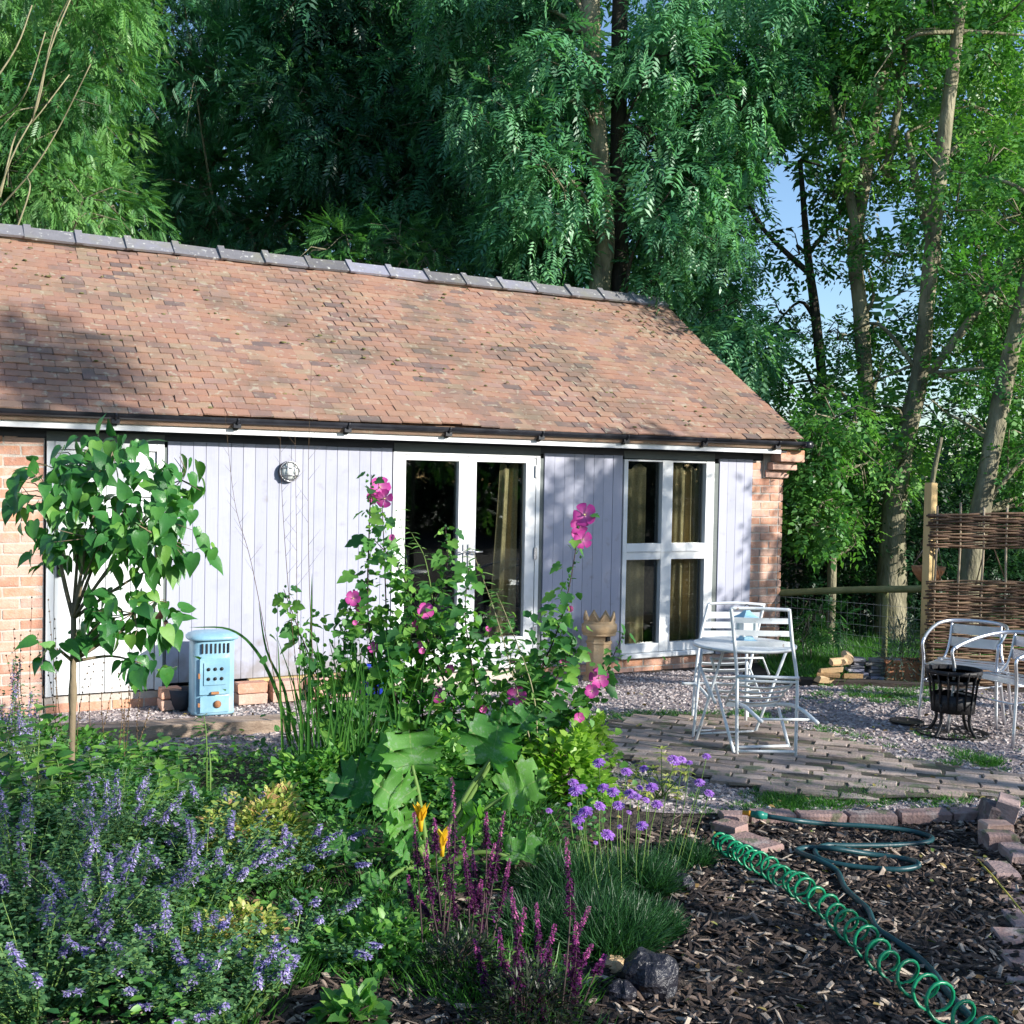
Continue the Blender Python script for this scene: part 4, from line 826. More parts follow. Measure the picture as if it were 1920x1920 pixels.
pp = AT(1746, 905, H0.y + .12); mb = MB(); mb.box(-.042, .042, -.042, .042, -.2, pp.z, ch=.008); o = one('fence_post', mb, 'pine', 'pale square pine post standing taller than the willow hurdle', 'post', loc=(pp.x, pp.y, 0)); o.rotation_euler.z = .5
# hanging basket on the post
hb = AT(1741, 1062, H0.y + .38); HB = empty('hanging_basket', hb, 0, 'coir lined hanging basket on chains behind the pine post', 'hanging basket')
MB().lathe([(.02, -.17), (.09, -.13), (.14, -.05), (.155, 0), (.14, 0), (.12, -.04), (0, -.08)], 18).build('basket_liner', M['rust'], HB)
mb = MB()
for aa in (0.3, 2.4, 4.5): mb.tube([(.15 * math.cos(aa), .15 * math.sin(aa), 0), (.05, 0, .33)], .004, 4)
mb.build('chain', M['steel'], HB)
RF = empty('rail_fence', G(1600, 1262, -.09), 0, 'round green stained rail over wire stock netting beyond the pier', 'fence'); rb = RF.location.copy()
ra, rc = AT(1440, 1113, 12.3) - rb, AT(1742, 1104, 11.2) - rb
mb = MB(); mb.tube(smooth_path([ra, ra.lerp(rc, .5) + Vector((0, 0, .012)), rc], 5), .036, 9); mb.build('rail', M['pole'], RF)
for t in (.02, .76):
    q = ra.lerp(rc, t); mb = MB(); mb.tube([(q.x, q.y + .05, -.15), (q.x, q.y + .05, q.z + .02)], .030, 8); mb.build('fence_post', M['pole'], RF)
mb = MB(); hh = ra.z
for i in range(26): q = ra.lerp(rc, i / 25); mb.beam((q.x, q.y, 0), (q.x, q.y, hh), .0025, .0025)
for j in range(7): z = .03 + j * .11; mb.beam((ra.x, ra.y, z), (rc.x, rc.y, z), .0028, .0028)
tag(mb.build('wire_netting', M['steel'], RF), kind='stuff')
# timber edge, trough, stacked slates, logs
e0, e1 = AT(1490, 1282, 10.45), AT(1745, 1290, 10.25); mb = MB(); mb.beam((0, 0, 0), (e1.x - e0.x, e1.y - e0.y, 0), .14, .12)
one('timber_edging', mb, 'oldwood', 'dark damp timber edging in front of the log pile and trough', 'timber edging', loc=(e0.x, e0.y, -.03))
tq = AT(1693, 1262, 10.55); TR = empty('terracotta_trough', (tq.x, tq.y, -.02), -.06, 'terracotta trough with green algae holding a grey leaved plant', 'trough')
tr = MB(); z1 = AT(1693, 1236, 10.55).z + .02
for (a, c, y0, y1) in ((-.17, .17, -.10, -.075), (-.17, .17, .075, .10), (-.17, -.145, -.075, .075), (.145, .17, -.075, .075)): tr.box(a, c, y0, y1, .02, z1 - .03, ch=.004)
tr.box(-.17, .17, -.10, .10, 0, .02); tr.build('trough_body', M['terra'], TR)
tr = MB()
for (a, c, y0, y1) in ((-.19, .19, -.12, -.076), (-.19, .19, .076, .12), (-.19, -.146, -.076, .076), (.146, .19, -.076, .076)): tr.box(a, c, y0, y1, z1 - .029, z1, ch=.006)
tr.build('trough_rim', M['terra'], TR); MB().box(-.144, .144, -.074, .074, .1, z1 - .04).build('soil', M['soil'], TR)
sq = AT(1640, 1268, 10.6); SLS = empty('slate_stack', (sq.x, sq.y, -.02), -.05, 'low dry stack of dark slates between the logs and the trough', 'slate stack')
for j in range(7):
    for i in range(3):
        w = rnd.uniform(.12, .2); mb = MB(); mb.box(-w / 2, w / 2, -.07, .07, 0, .028, ch=.004); o = mb.build('slate', M['ridge'], SLS, (-.17 + i * .17 + rnd.uniform(-.03, .03), rnd.uniform(-.02, .02), j * .032)); o.rotation_euler.z = rnd.uniform(-.2, .2)
def log(px, py, Y, L, r, rz, tilt, label, split=True):
    q = AT(px, py, Y); mb = MB(); n = 9 if not split else 6; prof = []
    for k in range(n):
        a = (2 * math.pi * k / n) if not split else (-.2 + math.pi * .62 * k / (n - 2) if k < n - 1 else 0); rr = r * rnd.uniform(.85, 1.12) if (not split or k < n - 1) else 0
        prof.append((rr * math.cos(a), rr * math.sin(a)))
    vs = [(x, a, b) for x in (-L / 2, 0, L / 2) for (a, b) in prof]; vs = [(x + rnd.uniform(-.006, .006), a * (1 + rnd.uniform(-.06, .06)), b * (1 + rnd.uniform(-.06, .06))) for x, a, b in vs]
    mb.add(vs, [tuple(range(n - 1, -1, -1)), tuple(range(2 * n, 3 * n))] + [(s * n + k, s * n + (k + 1) % n, s * n + n + (k + 1) % n, s * n + n + k) for s in range(2) for k in range(n)])
    o = one('firewood_log', mb, 'logw', label, 'log', 'split logs in the woodpile', loc=q); o.rotation_euler = (tilt, rnd.uniform(-.12, .12), rz)
log(1548, 1281, 10.3, .16, .06, .5, .3, 'orange brown chunk of wood at the front foot of the log pile'); log(1560, 1262, 10.35, .22, .055, .2, .2, 'splintered pale split log second from the bottom of the pile')
log(1553, 1270, 10.32, .20, .045, -.2, 1.2, 'thin split log wedged between the lowest pieces of the pile'); log(1580, 1248, 10.5, .18, .07, 1.2, .6, 'broad pale split log leaning at the top of the pile')
log(1588, 1232, 10.6, .2, .045, 1.4, 0, 'small round log on top of the woodpile', False); log(1568, 1242, 10.45, .2, .05, .6, 2, 'dark split log under the topmost piece of the pile'); log(1600, 1272, 10.4, .18, .04, .1, .1, 'short pale log lying right of the pile by the slates')
log(1530, 1290, 10.35, .2, .04, -.5, .1, 'small log lying at the left end of the timber edging')

# ------------------------------------------------------------------ brick edging of the bark bed, hose, coil
ED = empty('brick_edging', (0, 0, 0), kind='structure', label='row of old bricks edging the bark bed')
def ebrick(c, L, rz, w=.11, h=.10, m='oldbrick_shaded', tz=0, parent=ED, tilt=0):
    mb = MB(); mb.box(-L / 2, L / 2, -w / 2, w / 2, -h, 0, ch=.011); mb.v = [(x + rnd.uniform(-.007, .007), y + rnd.uniform(-.006, .006), z + rnd.uniform(-.004, .004)) for x, y, z in mb.v]
    o = mb.build('brick', M[m], parent, c); o.rotation_euler = (tilt, rnd.gauss(0, .02), rz); return o
xs = [1349, 1402, 1492, 1586, 1683, 1782, 1850]
for i in range(6):
    p, q = G(xs[i], 1526 - 1 * i, .03), G(xs[i + 1], 1526 - 1 * i, .03); c = (p + q) / 2; ebrick((c.x, c.y + .02, .03 + rnd.uniform(-.008, .008)), (q - p).length - .012, math.atan2((q - p).y, (q - p).x))
for (px, py, L, rz, z, tl_) in ((1368, 1542, .17, -.9, .03, 0), (1868, 1508, .2, 1.45, .10, .25), (1893, 1497, .2, 1.1, .14, .2), (1868, 1541, .15, 0, .07, 0), (1874, 1560, .16, 0, .05, 0), (1880, 1625, .2, 1.5, .0, 0), (1905, 1590, .2, 1.5, .02, 0), (1898, 1660, .2, 1.5, -.02, 0), (1910, 1688, .18, .1, -.01, 0), (1915, 1718, .2, 1.5, -.01, 0), (1912, 1752, .2, .1, -.02, .2), (1915, 1800, .2, 1.5, -.03, 0), (1925, 1850, .22, 1.4, -.03, 0), (1918, 1900, .2, 1.5, -.03, 0)):
    c = G(px, py, z); ebrick(c, L, rz, .12, .12, 'brick_pale' if py in (1541,) else 'oldbrick_shaded', tilt=tl_)
c = G(1412, 1580, -.0); mb = MB(); mb.box(-.13, .13, -.085, .085, -.1, .0, ch=.008); o = one('loose_block', mb, 'oldbrick_shaded', 'dull brown block lying on the bark beside the green coil hose', 'block', loc=(c.x, c.y, .015)); o.rotation_euler.z = -.95
def hz(px, py, dz=.0):
    z = -.02
    for _ in range(4): q = G(px, py, z); z = hg(q.x, q.y) + .026 + dz
    return G(px, py, z)
H4 = lambda cx, cy, dz=0: hz(1300 + cx / 3.097, 1380 + cy / 3.097, dz)
H5 = lambda cx, cy, z: G(1300 + cx / 3.097, 1380 + cy / 3.097, z)
hp = [H5(430, 466, .055), H5(600, 492, .045), H5(800, 512, .0), H5(1050, 525, -.01), H4(1250, 550), H4(1365, 580), H4(1385, 600), H4(1340, 620), H4(1150, 634), H4(900, 636), H4(780, 634), H4(725, 650), H4(708, 675), H4(740, 715), H4(850, 745), H4(1000, 765), H4(1180, 775), H4(1285, 762), H4(1305, 740, .012), H4(1230, 715), H4(1050, 690), H4(820, 655, .03), H4(680, 648), H4(605, 660), H4(620, 680), H4(720, 718, .02), H4(800, 758, .012), H4(845, 800), H4(880, 880), H4(950, 950), H4(1015, 1010), H4(1060, 1110), H4(1150, 1175), H4(1280, 1265), H4(1390, 1370), H4(1470, 1480), H4(1560, 1580), H4(1650, 1680), H4(1750, 1800)]
HO = empty('garden_hose', hp[0], 0, 'dark teal garden hose looped over the bark with an orange tipped connector', 'hose'); h0 = hp[0].copy()
MB().tube([p - h0 for p in smooth_path(hp, 6)], .0135, 8).build('hose_pipe', M['hose'], HO)
dv = (hp[0] - hp[1]).normalized(); mb = MB(); mb.tube([dv * 0, dv * .02, dv * .021, dv * .06, dv * .061, dv * .085], [.016, .018, .022, .022, .018, .018], 10); mb.build('connector', M['teal'], HO)
mb = MB(); mb.tube([dv * .085, dv * .10, dv * .101, dv * .13], [.016, .016, .012, .012], 10); mb.build('nozzle_tip', M['orange'], HO)
# coil
ca_, cb_ = G(1345, 1592, -.02), G(1905, 1990, -.02); turns = 27; pts = []; r = .053
ax = (cb_ - ca_); axn = ax.normalized(); sd_ = Vector((-axn.y, axn.x, 0))
for i in range(turns * 16 + 1):
    t = i / (turns * 16); s_ = .55 * t + .45 * t ** 2.2; a = i / 16 * 2 * math.pi; c = ca_ + ax * (s_ + .006 * math.sin(t * 23) + .004 * math.sin(t * 61)) + sd_ * (.05 * math.sin(s_ * 5) + .006 * math.sin(t * 47)); rr = r * (.80 + .3 * t) * (1 + .07 * math.sin(t * 30) + .05 * math.sin(t * 71)); c.z = hg(c.x, c.y) + rr + .01
    pts.append(c + sd_ * rr * math.cos(a) + Vector((0, 0, 1)) * rr * math.sin(a) + axn * .012 * math.cos(a))
c0 = pts[0].copy(); one('coil_hose', MB().tube([p - c0 for p in pts], .0068, 6), 'coil', 'bright green spiral coil hose stretched over the bark bed', 'coil hose', loc=c0)
# slag rock, small stones, cane
def rock(px, py, r, m, label, cat, z=-.02, sc=(1, .85, .8), seed=0):
    c = G(px, py, z); mb = MB(); V = []; F = []; n, mm = 18, 11
    for i in range(mm + 1):
        for k in range(n):
            th, ph = math.pi * i / mm, 2 * math.pi * k / n; d = Vector((math.sin(th) * math.cos(ph), math.sin(th) * math.sin(ph), math.cos(th))); q = d * r * (1 + .25 * noise.noise(d * 1.8 + Vector((seed, 0, 0))) + .12 * noise.noise(d * 5)); V.append((q.x * sc[0], q.y * sc[1], q.z * sc[2]))
    for i in range(mm):
        for k in range(n): F.append((i * n + k, i * n + (k + 1) % n, (i + 1) * n + (k + 1) % n, (i + 1) * n + k))
    mb.add([(x, y, -z_) for x, y, z_ in V], F, 0, False); one('rock', mb, m, label, cat, loc=(c.x, c.y, hg(c.x, c.y) + r * .45))
rock(1213, 1850, .118, 'slag', 'black glassy slag rock at the near edge of the bark', 'rock', seed=3); rock(1165, 1868, .06, 'slag', 'smaller black slag lump left of the big black rock', 'rock', seed=5)
rock(1275, 1668, .06, 'slag', 'small dark stone at the foot of the violet scabious', 'rock', seed=7); rock(960, 1640, .09, 'soil', 'dull brown stone under the courgette leaves', 'rock', 0, seed=9); rock(1150, 1810, .05, 'logw', 'pale brown pebble beside the black slag rock', 'rock', seed=11)
q0, q1 = G(1812, 1590, -.06), G(1930, 1725, .06); one('yellow_cane', MB().tube([(0, 0, 0), (q1 - q0) * .5 + Vector((0, 0, .01)), q1 - q0], [.005, .0045, .003], 6), 'yellowstem', 'thin yellow cane leaning from the bark onto the right brick edging', 'cane', loc=q0)

# ------------------------------------------------------------------ the trees behind the outbuilding
def inpx(poly, x, y):
    return inpoly(poly, np.array([float(x)]), np.array([float(y)]))[0]
def clumps(poly, n, Y, r, seed, holes=(), md=.8):
    g = random.Random(seed); xs = [p[0] for p in poly]; ys = [p[1] for p in poly]; out = []; tries = 0
    while len(out) < n and tries < n * 60:
        tries += 1; x, y, yy = g.uniform(min(xs), max(xs)), g.uniform(min(ys), max(ys)), g.uniform(*Y)
        if not inpx(poly, x, y) or any(math.hypot((x - h[0]) / h[2], (y - h[1]) / h[3]) < 1 for h in holes): continue
        p = AT(x, y, yy); rr = g.uniform(*r)
        if any((p - Vector(q[:3])).length < md * (rr + q[3]) * .5 for q in out): continue
        out.append((p.x, p.y, p.z, rr))
    return out
def tp(lst, Y): return [((AT(x, y, Y + (e[0] if e else 0))), r) for (x, y, r, *e) in lst]
HOLES = [(480, 405, 26, 20), (560, 365, 18, 14), (350, 85, 22, 30), (620, 395, 24, 18), (1480, 400, 70, 75), (1440, 520, 50, 65), (1560, 560, 45, 65), (1690, 570, 34, 60), (1775, 720, 34, 40), (1735, 650, 24, 34), (1660, 690, 22, 30), (1850, 760, 30, 22), (1500, 590, 26, 22), (1700, 360, 26, 40), (1880, 200, 22, 26), (1270, 40, 18, 24), (520, 60, 22, 26), (1500, 690, 40, 45), (540, 8, 22, 26), (700, 395, 28, 30), (430, 330, 24, 22), (260, 120, 20, 20), (980, 120, 25, 50), (1350, 120, 20, 40), (1800, 330, 30, 40), (1430, 340, 40, 30), (1540, 480, 40, 50)]
SM = lambda L: [(a, b, c * .75, d * .75) for a, b, c, d in L]
def grounded(l): p, r = l[0]; return [(Vector((p.x, p.y, -.1)), r * 1.1)] + l
tree('willow_tree', 'feathery bright green tree filling the top left corner with pale bare stems before it', 'fine', 'fine', [grounded(tp([(60, 700, .12), (80, 300, .09), (100, -80, .05)], 16.5))],
     clumps([(-120, -90), (215, -90), (235, 110), (190, 250), (205, 340), (240, 440), (-120, 430)], 46, (14.2, 17.2), (.55, .85), 3, md=.7), 300, .24, 21, .35, .12)
tree('ash_tree', 'tall blue green tree behind the left half of the ridge', 'fine', 'ash', [grounded(tp([(380, 500, .16), (390, 300, .12), (400, -80, .06)], 19.5)), tp([(480, 470, .05), (455, 420, .05), (400, 380, .04)], 18)],
     clumps([(190, -90), (600, -90), (620, 180), (640, 470), (420, 470), (280, 450), (220, 430), (190, 260)], 66, (17.5, 20.5), (.6, .95), 4, HOLES), 230, .27, 22, .3, -.05)
tree('ash_tree', 'dark heavy ash crown hanging over the middle of the ridge', 'ash', 'ash', [grounded(tp([(720, 500, .2), (740, 250, .15), (760, -80, .1)], 19)), tp([(740, 420, .07), (620, 330, .05), (520, 300, .03)], 18.6)],
     clumps([(540, -90), (900, -90), (905, 350), (870, 520), (760, 470), (680, 350), (560, 330)], 64, (16.5, 20), (.5, .9), 5, HOLES, md=.75), 260, .33, 23, .55, -.22)
tree('ash_tree', 'ash tree with drooping sunlit sprays left of the two close trunks', 'ash', 'ash', [grounded(tp([(1120, 600, .15), (1135, 450, .13), (1118, 250, .13), (1108, 60, .12), (1104, -90, .11)], 14.4))],
     clumps([(850, -90), (1050, -90), (1060, 170), (1075, 400), (1090, 530), (1010, 545), (940, 520), (900, 330), (840, 140)], 40, (13.9, 15.8), (.32, .58), 6, SM(HOLES), md=1.0), 430, .28, 24, .75, .14)
tree('ash_tree', 'ash tree with dark straight trunk and sprays hanging right of the two close trunks', 'ash', 'ash', [grounded(tp([(1162, 620, .12), (1160, 300, .11), (1163, -90, .10)], 14.6)), tp([(1215, 600, .03), (1235, 300, .03), (1230, 0, .02)], 15.9)],
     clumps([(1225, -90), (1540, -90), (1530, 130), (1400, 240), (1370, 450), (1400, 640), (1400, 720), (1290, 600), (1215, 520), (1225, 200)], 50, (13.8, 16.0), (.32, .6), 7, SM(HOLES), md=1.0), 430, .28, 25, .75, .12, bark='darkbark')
tree('maple_tree', 'tall forked sunlit trunk with ivy dark foot beyond the rail fence', 'maple', 'maple', [grounded(tp([(1672, 1090, .17), (1676, 960, .14), (1695, 830, .12), (1725, 700, .10), (1742, 520, .09), (1765, 300, .085), (1795, 60, .07), (1810, -90, .08)], 13.6)), tp([(1640, 880, .10, .5), (1628, 780, .10, .5), (1615, 600, .095, .5), (1603, 460, .09, .5), (1622, 330, .085, .5), (1650, 160, .09, .5), (1690, 0, .08, .5), (1705, -80, .07, .5)], 14), tp([(1607, 440, .06), (1580, 300, .05), (1555, 180, .03)], 14.4), tp([(1660, 330, .05), (1690, 160, .04), (1700, 60, .03)], 14.4), tp([(1760, 500, .06), (1720, 350, .05), (1700, 250, .03)], 14)],
     clumps([(1490, -90), (2000, -90), (2000, 330), (1820, 330), (1700, 260), (1560, 230)], 46, (13.4, 16), (.4, .7), 8, SM(HOLES)) + clumps([(1380, 280), (1780, 260), (1800, 760), (1640, 780), (1440, 740)], 34, (13.6, 16), (.16, .34), 9, HOLES, md=.9), 330, .155, 26, .3, .12)
tree('maple_tree', 'leaning right hand tree with mossy trunk rising behind the woven hurdle', 'maple', 'maple', [grounded(tp([(1815, 1090, .125), (1838, 960, .115), (1862, 830, .105), (1900, 640, .09), (1960, 400, .08)], 12.6)), tp([(1740, 960, .028), (1752, 880, .028), (1765, 820, .02)], 12.2), tp([(1745, 700, .05), (1850, 560, .045), (1960, 430, .04)], 13)],
     clumps([(1760, 280), (2020, 280), (2020, 960), (1900, 960), (1790, 860), (1740, 760)], 54, (12.3, 15.5), (.3, .55), 10, HOLES), 330, .15, 27, .3, .1)
tree('thin_tree', 'thin dark crooked tree silhouetted against the sky gap right of the roof', 'maple', 'maple', [grounded(tp([(1545, 800, .07), (1530, 600, .06), (1515, 480, .05), (1500, 300, .03)], 15)), tp([(1525, 520, .04), (1440, 440, .03), (1400, 380, .02)], 15), tp([(1520, 470, .03), (1590, 380, .02)], 15)],
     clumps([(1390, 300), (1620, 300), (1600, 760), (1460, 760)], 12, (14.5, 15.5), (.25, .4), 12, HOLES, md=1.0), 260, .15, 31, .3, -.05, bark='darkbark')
tree('leafy_bush', 'bright green leafy bush just beyond the brick pier', 'maple', 'maple', [grounded(tp([(1560, 1050, .05), (1555, 900, .03)], 13))],
     clumps([(1495, 840), (1530, 760), (1600, 770), (1700, 850), (1670, 960), (1600, 1020), (1510, 980), (1495, 900)], 44, (12.3, 14.2), (.14, .42), 13, md=.55), 330, .16, 28, .35, .18, group='bushes beyond the fence', cat='bush')
tree('leafy_bush', 'low light leaved bush poking up behind the middle of the ridge', 'fine', 'fine', [grounded(tp([(730, 560, .04), (730, 480, .02)], 15.2))],
     clumps([(590, 450), (700, 440), (830, 480), (840, 540), (700, 520), (600, 500)], 14, (14.8, 15.6), (.3, .45), 14, md=.6), 260, .24, 29, .2, .15, group='bushes beyond the fence', cat='bush')
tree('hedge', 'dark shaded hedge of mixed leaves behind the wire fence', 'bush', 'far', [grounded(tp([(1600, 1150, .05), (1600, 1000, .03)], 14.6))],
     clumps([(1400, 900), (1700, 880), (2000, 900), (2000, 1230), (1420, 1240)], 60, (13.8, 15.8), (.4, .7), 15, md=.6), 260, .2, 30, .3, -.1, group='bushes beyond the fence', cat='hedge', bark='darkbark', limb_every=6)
tree('leafy_bush', 'small willow leaved seedling by the foot of the brick pier beyond the fence', 'ash', 'maple', [grounded(tp([(1520, 1230, .01), (1520, 1170, .006)], 11.9))],
     clumps([(1490, 1150), (1570, 1150), (1560, 1220), (1500, 1220)], 5, (11.7, 12), (.12, .18), 16, md=.6), 500, .16, 34, .2, .2, group='bushes beyond the fence', cat='bush')
# bare pale stems in front of the left tree
BS = empty('dead_branches', AT(30, 420, 13.4), 0, 'pale leafless stems reaching up at the left edge behind the ridge', 'branch'); b0 = BS.location.copy()
for pl in (((-40, 480), (20, 300), (70, 200), (100, 60), (160, -60)), ((-10, 400), (60, 320), (110, 240), (170, 120)), ((0, 370), (30, 250), (60, 230), (130, 140)), ((-60, 240), (10, 215), (50, 170), (85, 60)), ((20, 460), (55, 360), (50, 330)), ((60, 230), (95, 90), (140, -20)), ((-30, 180), (30, 90), (60, 10))):
    MB().tube([p - b0 for p in smooth_path([AT(x, y, 13.4 + rnd.uniform(-.3, .3)) for x, y in pl], 4)], [.011 * (1 - .035 * i) for i in range((len(pl) - 1) * 4 + 1)], 6).build('branch', M['palestem'], BS)
# far wood
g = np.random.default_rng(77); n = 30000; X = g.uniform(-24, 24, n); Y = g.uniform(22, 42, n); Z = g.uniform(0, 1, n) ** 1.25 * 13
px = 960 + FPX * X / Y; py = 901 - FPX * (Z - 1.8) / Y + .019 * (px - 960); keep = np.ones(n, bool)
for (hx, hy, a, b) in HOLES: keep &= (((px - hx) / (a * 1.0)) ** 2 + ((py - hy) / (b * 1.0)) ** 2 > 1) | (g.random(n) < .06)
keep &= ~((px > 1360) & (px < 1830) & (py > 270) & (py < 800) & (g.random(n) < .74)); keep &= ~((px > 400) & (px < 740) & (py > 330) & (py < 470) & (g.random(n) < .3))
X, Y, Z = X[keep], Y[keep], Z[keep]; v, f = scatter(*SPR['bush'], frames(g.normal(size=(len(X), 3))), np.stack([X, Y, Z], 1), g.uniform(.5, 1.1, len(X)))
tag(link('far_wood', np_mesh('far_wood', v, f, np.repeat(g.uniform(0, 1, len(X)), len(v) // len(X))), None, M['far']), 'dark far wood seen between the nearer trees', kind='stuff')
# trees outside the frame to the right and behind the camera: they shade the garden as in the photograph
def offtree(x, xs, ys, zs, r, n, seed, label, trunk=.12, ne=130):
    g = random.Random(seed); cl = [(x + g.uniform(-xs, xs), g.uniform(*ys), g.uniform(*zs), g.uniform(*r)) for i in range(n)]; yc = sum(ys) / 2
    return tree('garden_tree', label, 'bush', 'maple', [[(Vector((x, yc, -.1)), trunk), (Vector((x + .1, yc, zs[0])), trunk * .8), (Vector((x, yc + .1, zs[1])), trunk * .4)]], cl, ne, .30, seed, .3, 0, group='trees beside the garden', limb_every=3)
offtree(9.0, .5, (-.7, 1.5), (.8, 3.65), (.4, .62), 30, 61, 'broad low garden tree outside the right edge shading the bark bed')
offtree(9.2, .8, (-4.2, -1.3), (.8, 5.7), (.45, .75), 32, 62, 'tallest full garden tree outside the frame shading the left catmint')
offtree(9.3, .4, (2.2, 4.6), (1.2, 3.9), (.25, .42), 15, 63, 'thin open garden tree outside the frame dappling the patio')
offtree(9.4, .5, (5.7, 7.3), (3.5, 5.5), (.22, .42), 30, 64, 'slender garden tree outside the frame dappling the boards between door and window', ne=200)
offtree(9.6, .4, (7.6, 8.9), (2.8, 4.4), (.2, .34), 11, 66, 'small garden tree outside the frame dappling the brick pier', ne=160)
offtree(9.2, .25, (1.75, 2.35), (7.8, 8.7), (.35, .5), 9, 65, 'tall bare stemmed garden tree whose tip shades the lower left roof', .05)
offtree(13.5, 1.5, (14.5, 18), (3, 10), (.6, 1.0), 34, 69, 'large wood edge tree outside the right edge')
offtree(2, 3.0, (-9, -6), (.6, 6), (.6, 1.0), 40, 70, 'bushy garden tree standing behind the camera')

# ------------------------------------------------------------------ plants of the garden bed
def leaf_shape(kind, seed=0):
    """a large single leaf as its own small mesh, length 1 along +x, stalk at the origin"""
    r2 = random.Random(seed); mb = MB()
    if kind == 'heart': out = [(0, 0), (-.07, .12), (-.06, .23), (.05, .32), (.22, .36), (.42, .32), (.62, .22), (.82, .09), (1, 0)]
    elif kind == 'lobed': out = [(0, 0), (-.12, .16), (-.1, .34), (.08, .40), (.18, .33), (.33, .5), (.5, .44), (.52, .26), (.66, .28), (.82, .16), (1, 0)]
    elif kind == 'squash': out = [(0, 0), (-.18, .15), (-.22, .38), (-.05, .5), (.02, .38), (.12, .62), (.34, .66), (.36, .44), (.5, .56), (.72, .48), (.68, .3), (.86, .22), (1, 0)]
    elif kind == 'oval': out = [(0, 0), (.1, .13), (.3, .24), (.52, .26), (.75, .17), (1, 0)]
    else: out = [(0, 0), (.2, .075), (.5, .09), (.8, .05), (1, 0)]
    if kind == 'squash':
        o2 = [out[0]]
        for (ax, ay), (bx_, by_) in zip(out[:-1], out[1:]):
            mx_, my_ = (ax + bx_) / 2, (ay + by_) / 2; k_ = r2.uniform(.86, .93); o2 += [(mx_ * k_ + .25 * (1 - k_), my_ * k_), (bx_ * r2.uniform(1.0, 1.06), by_ * r2.uniform(1.0, 1.06))]
        o2[-1] = (1, 0); out = o2
    cup = {'squash': .55}.get(kind, .16); droop = {'heart': .38, 'lobed': .18, 'squash': .05, 'lance': .3}.get(kind, .15)
    def Z(x, y):
        if kind == 'squash': return cup * abs(y) * .8 - droop * x * x + .10 * math.hypot(x - .1, y) * math.cos(math.atan2(y, x - .1) * 6.5) + .03 * math.sin(11 * x + 7 * y + seed)
        return cup * abs(y) - droop * x * x + .02 * math.sin(9 * x + seed) * abs(y) * 3
    n = len(out); vs = [(max(x, 0) if 0 < i < n - 1 and False else x, 0, Z(x, 0)) for i, (x, y) in enumerate(out)]
    mid = [(min(1, max(.0, x if x > 0 else 0)), 0, Z(max(x, 0), 0)) for x, y in out]
    vs = mid[:]
    for s in (1, -1):
        vs += [(x + r2.uniform(-.015, .015), s * y * .5, Z(x, y * .5) - .01) for x, y in out[1:-1]]
        vs += [(x + r2.uniform(-.02, .02), s * y, Z(x, y)) for x, y in out[1:-1]]
    m = n - 2; F = []
    for si, s in enumerate((1, -1)):
        b1 = n + si * 2 * m; b2 = b1 + m
        def H(i): return 0 if i == 0 else (n - 1 if i == n - 1 else b1 + i - 1)
        def O(i): return 0 if i == 0 else (n - 1 if i == n - 1 else b2 + i - 1)
        for i in range(n - 1):
            for A, Bf in ((lambda i: i, H), (H, O)):
                f = [A(i), A(i + 1), Bf(i + 1), Bf(i)]; f = [q for k, q in enumerate(f) if q not in f[:k]]
                if len(f) >= 3: F.append(tuple(f if s == 1 else f[::-1]))
    mb.add(vs, F, 0, True); me = mb.mesh('leaf'); return me
def place_leaf(me, parent, m, p, d, up, size, base, name='leaf', wide=1.0):
    d = Vector(d).normalized(); u = Vector(up); s = u.cross(d)
    if s.length < 1e-3: s = Vector((1, 0, 0))
    s.normalize(); z = d.cross(s); T = Matrix.Identity(4)
    for i in range(3): T[i][0] = d[i] * size; T[i][1] = s[i] * size * wide; T[i][2] = z[i] * size; T[i][3] = p[i] - base[i]
    mm = M[m]
    if m in ATTRM:
        k = m + '_single'
        if k not in M: c_, t_, r_, s_ = LEAFARGS[M[m].name]; M[k] = leafm(M[m].name + '_single', c_, 'rand', t_, r_, s_)
        mm = M[k]
    o = link(name, me, parent, None, mw=T)
    if not me.materials: me.materials.append(mm)
    o.material_slots[0].link = 'OBJECT'; o.material_slots[0].material = mm
    return o
ATTRM = {'narrow', 'weed', 'yellowleaf', 'lime', 'grass'}
TOCAM = Vector((0, -1, .25))
HEART = [leaf_shape('heart', k) for k in range(3)]; LOBE = [leaf_shape('lobed', k) for k in range(4)]; SQ = [leaf_shape('squash', k) for k in range(3)]; OVAL = [leaf_shape('oval', k) for k in range(2)]; LANCE = [leaf_shape('lance', k) for k in range(2)]
def gvec(s=1): return Vector((rnd.gauss(0, s), rnd.gauss(0, s), rnd.gauss(0, s)))
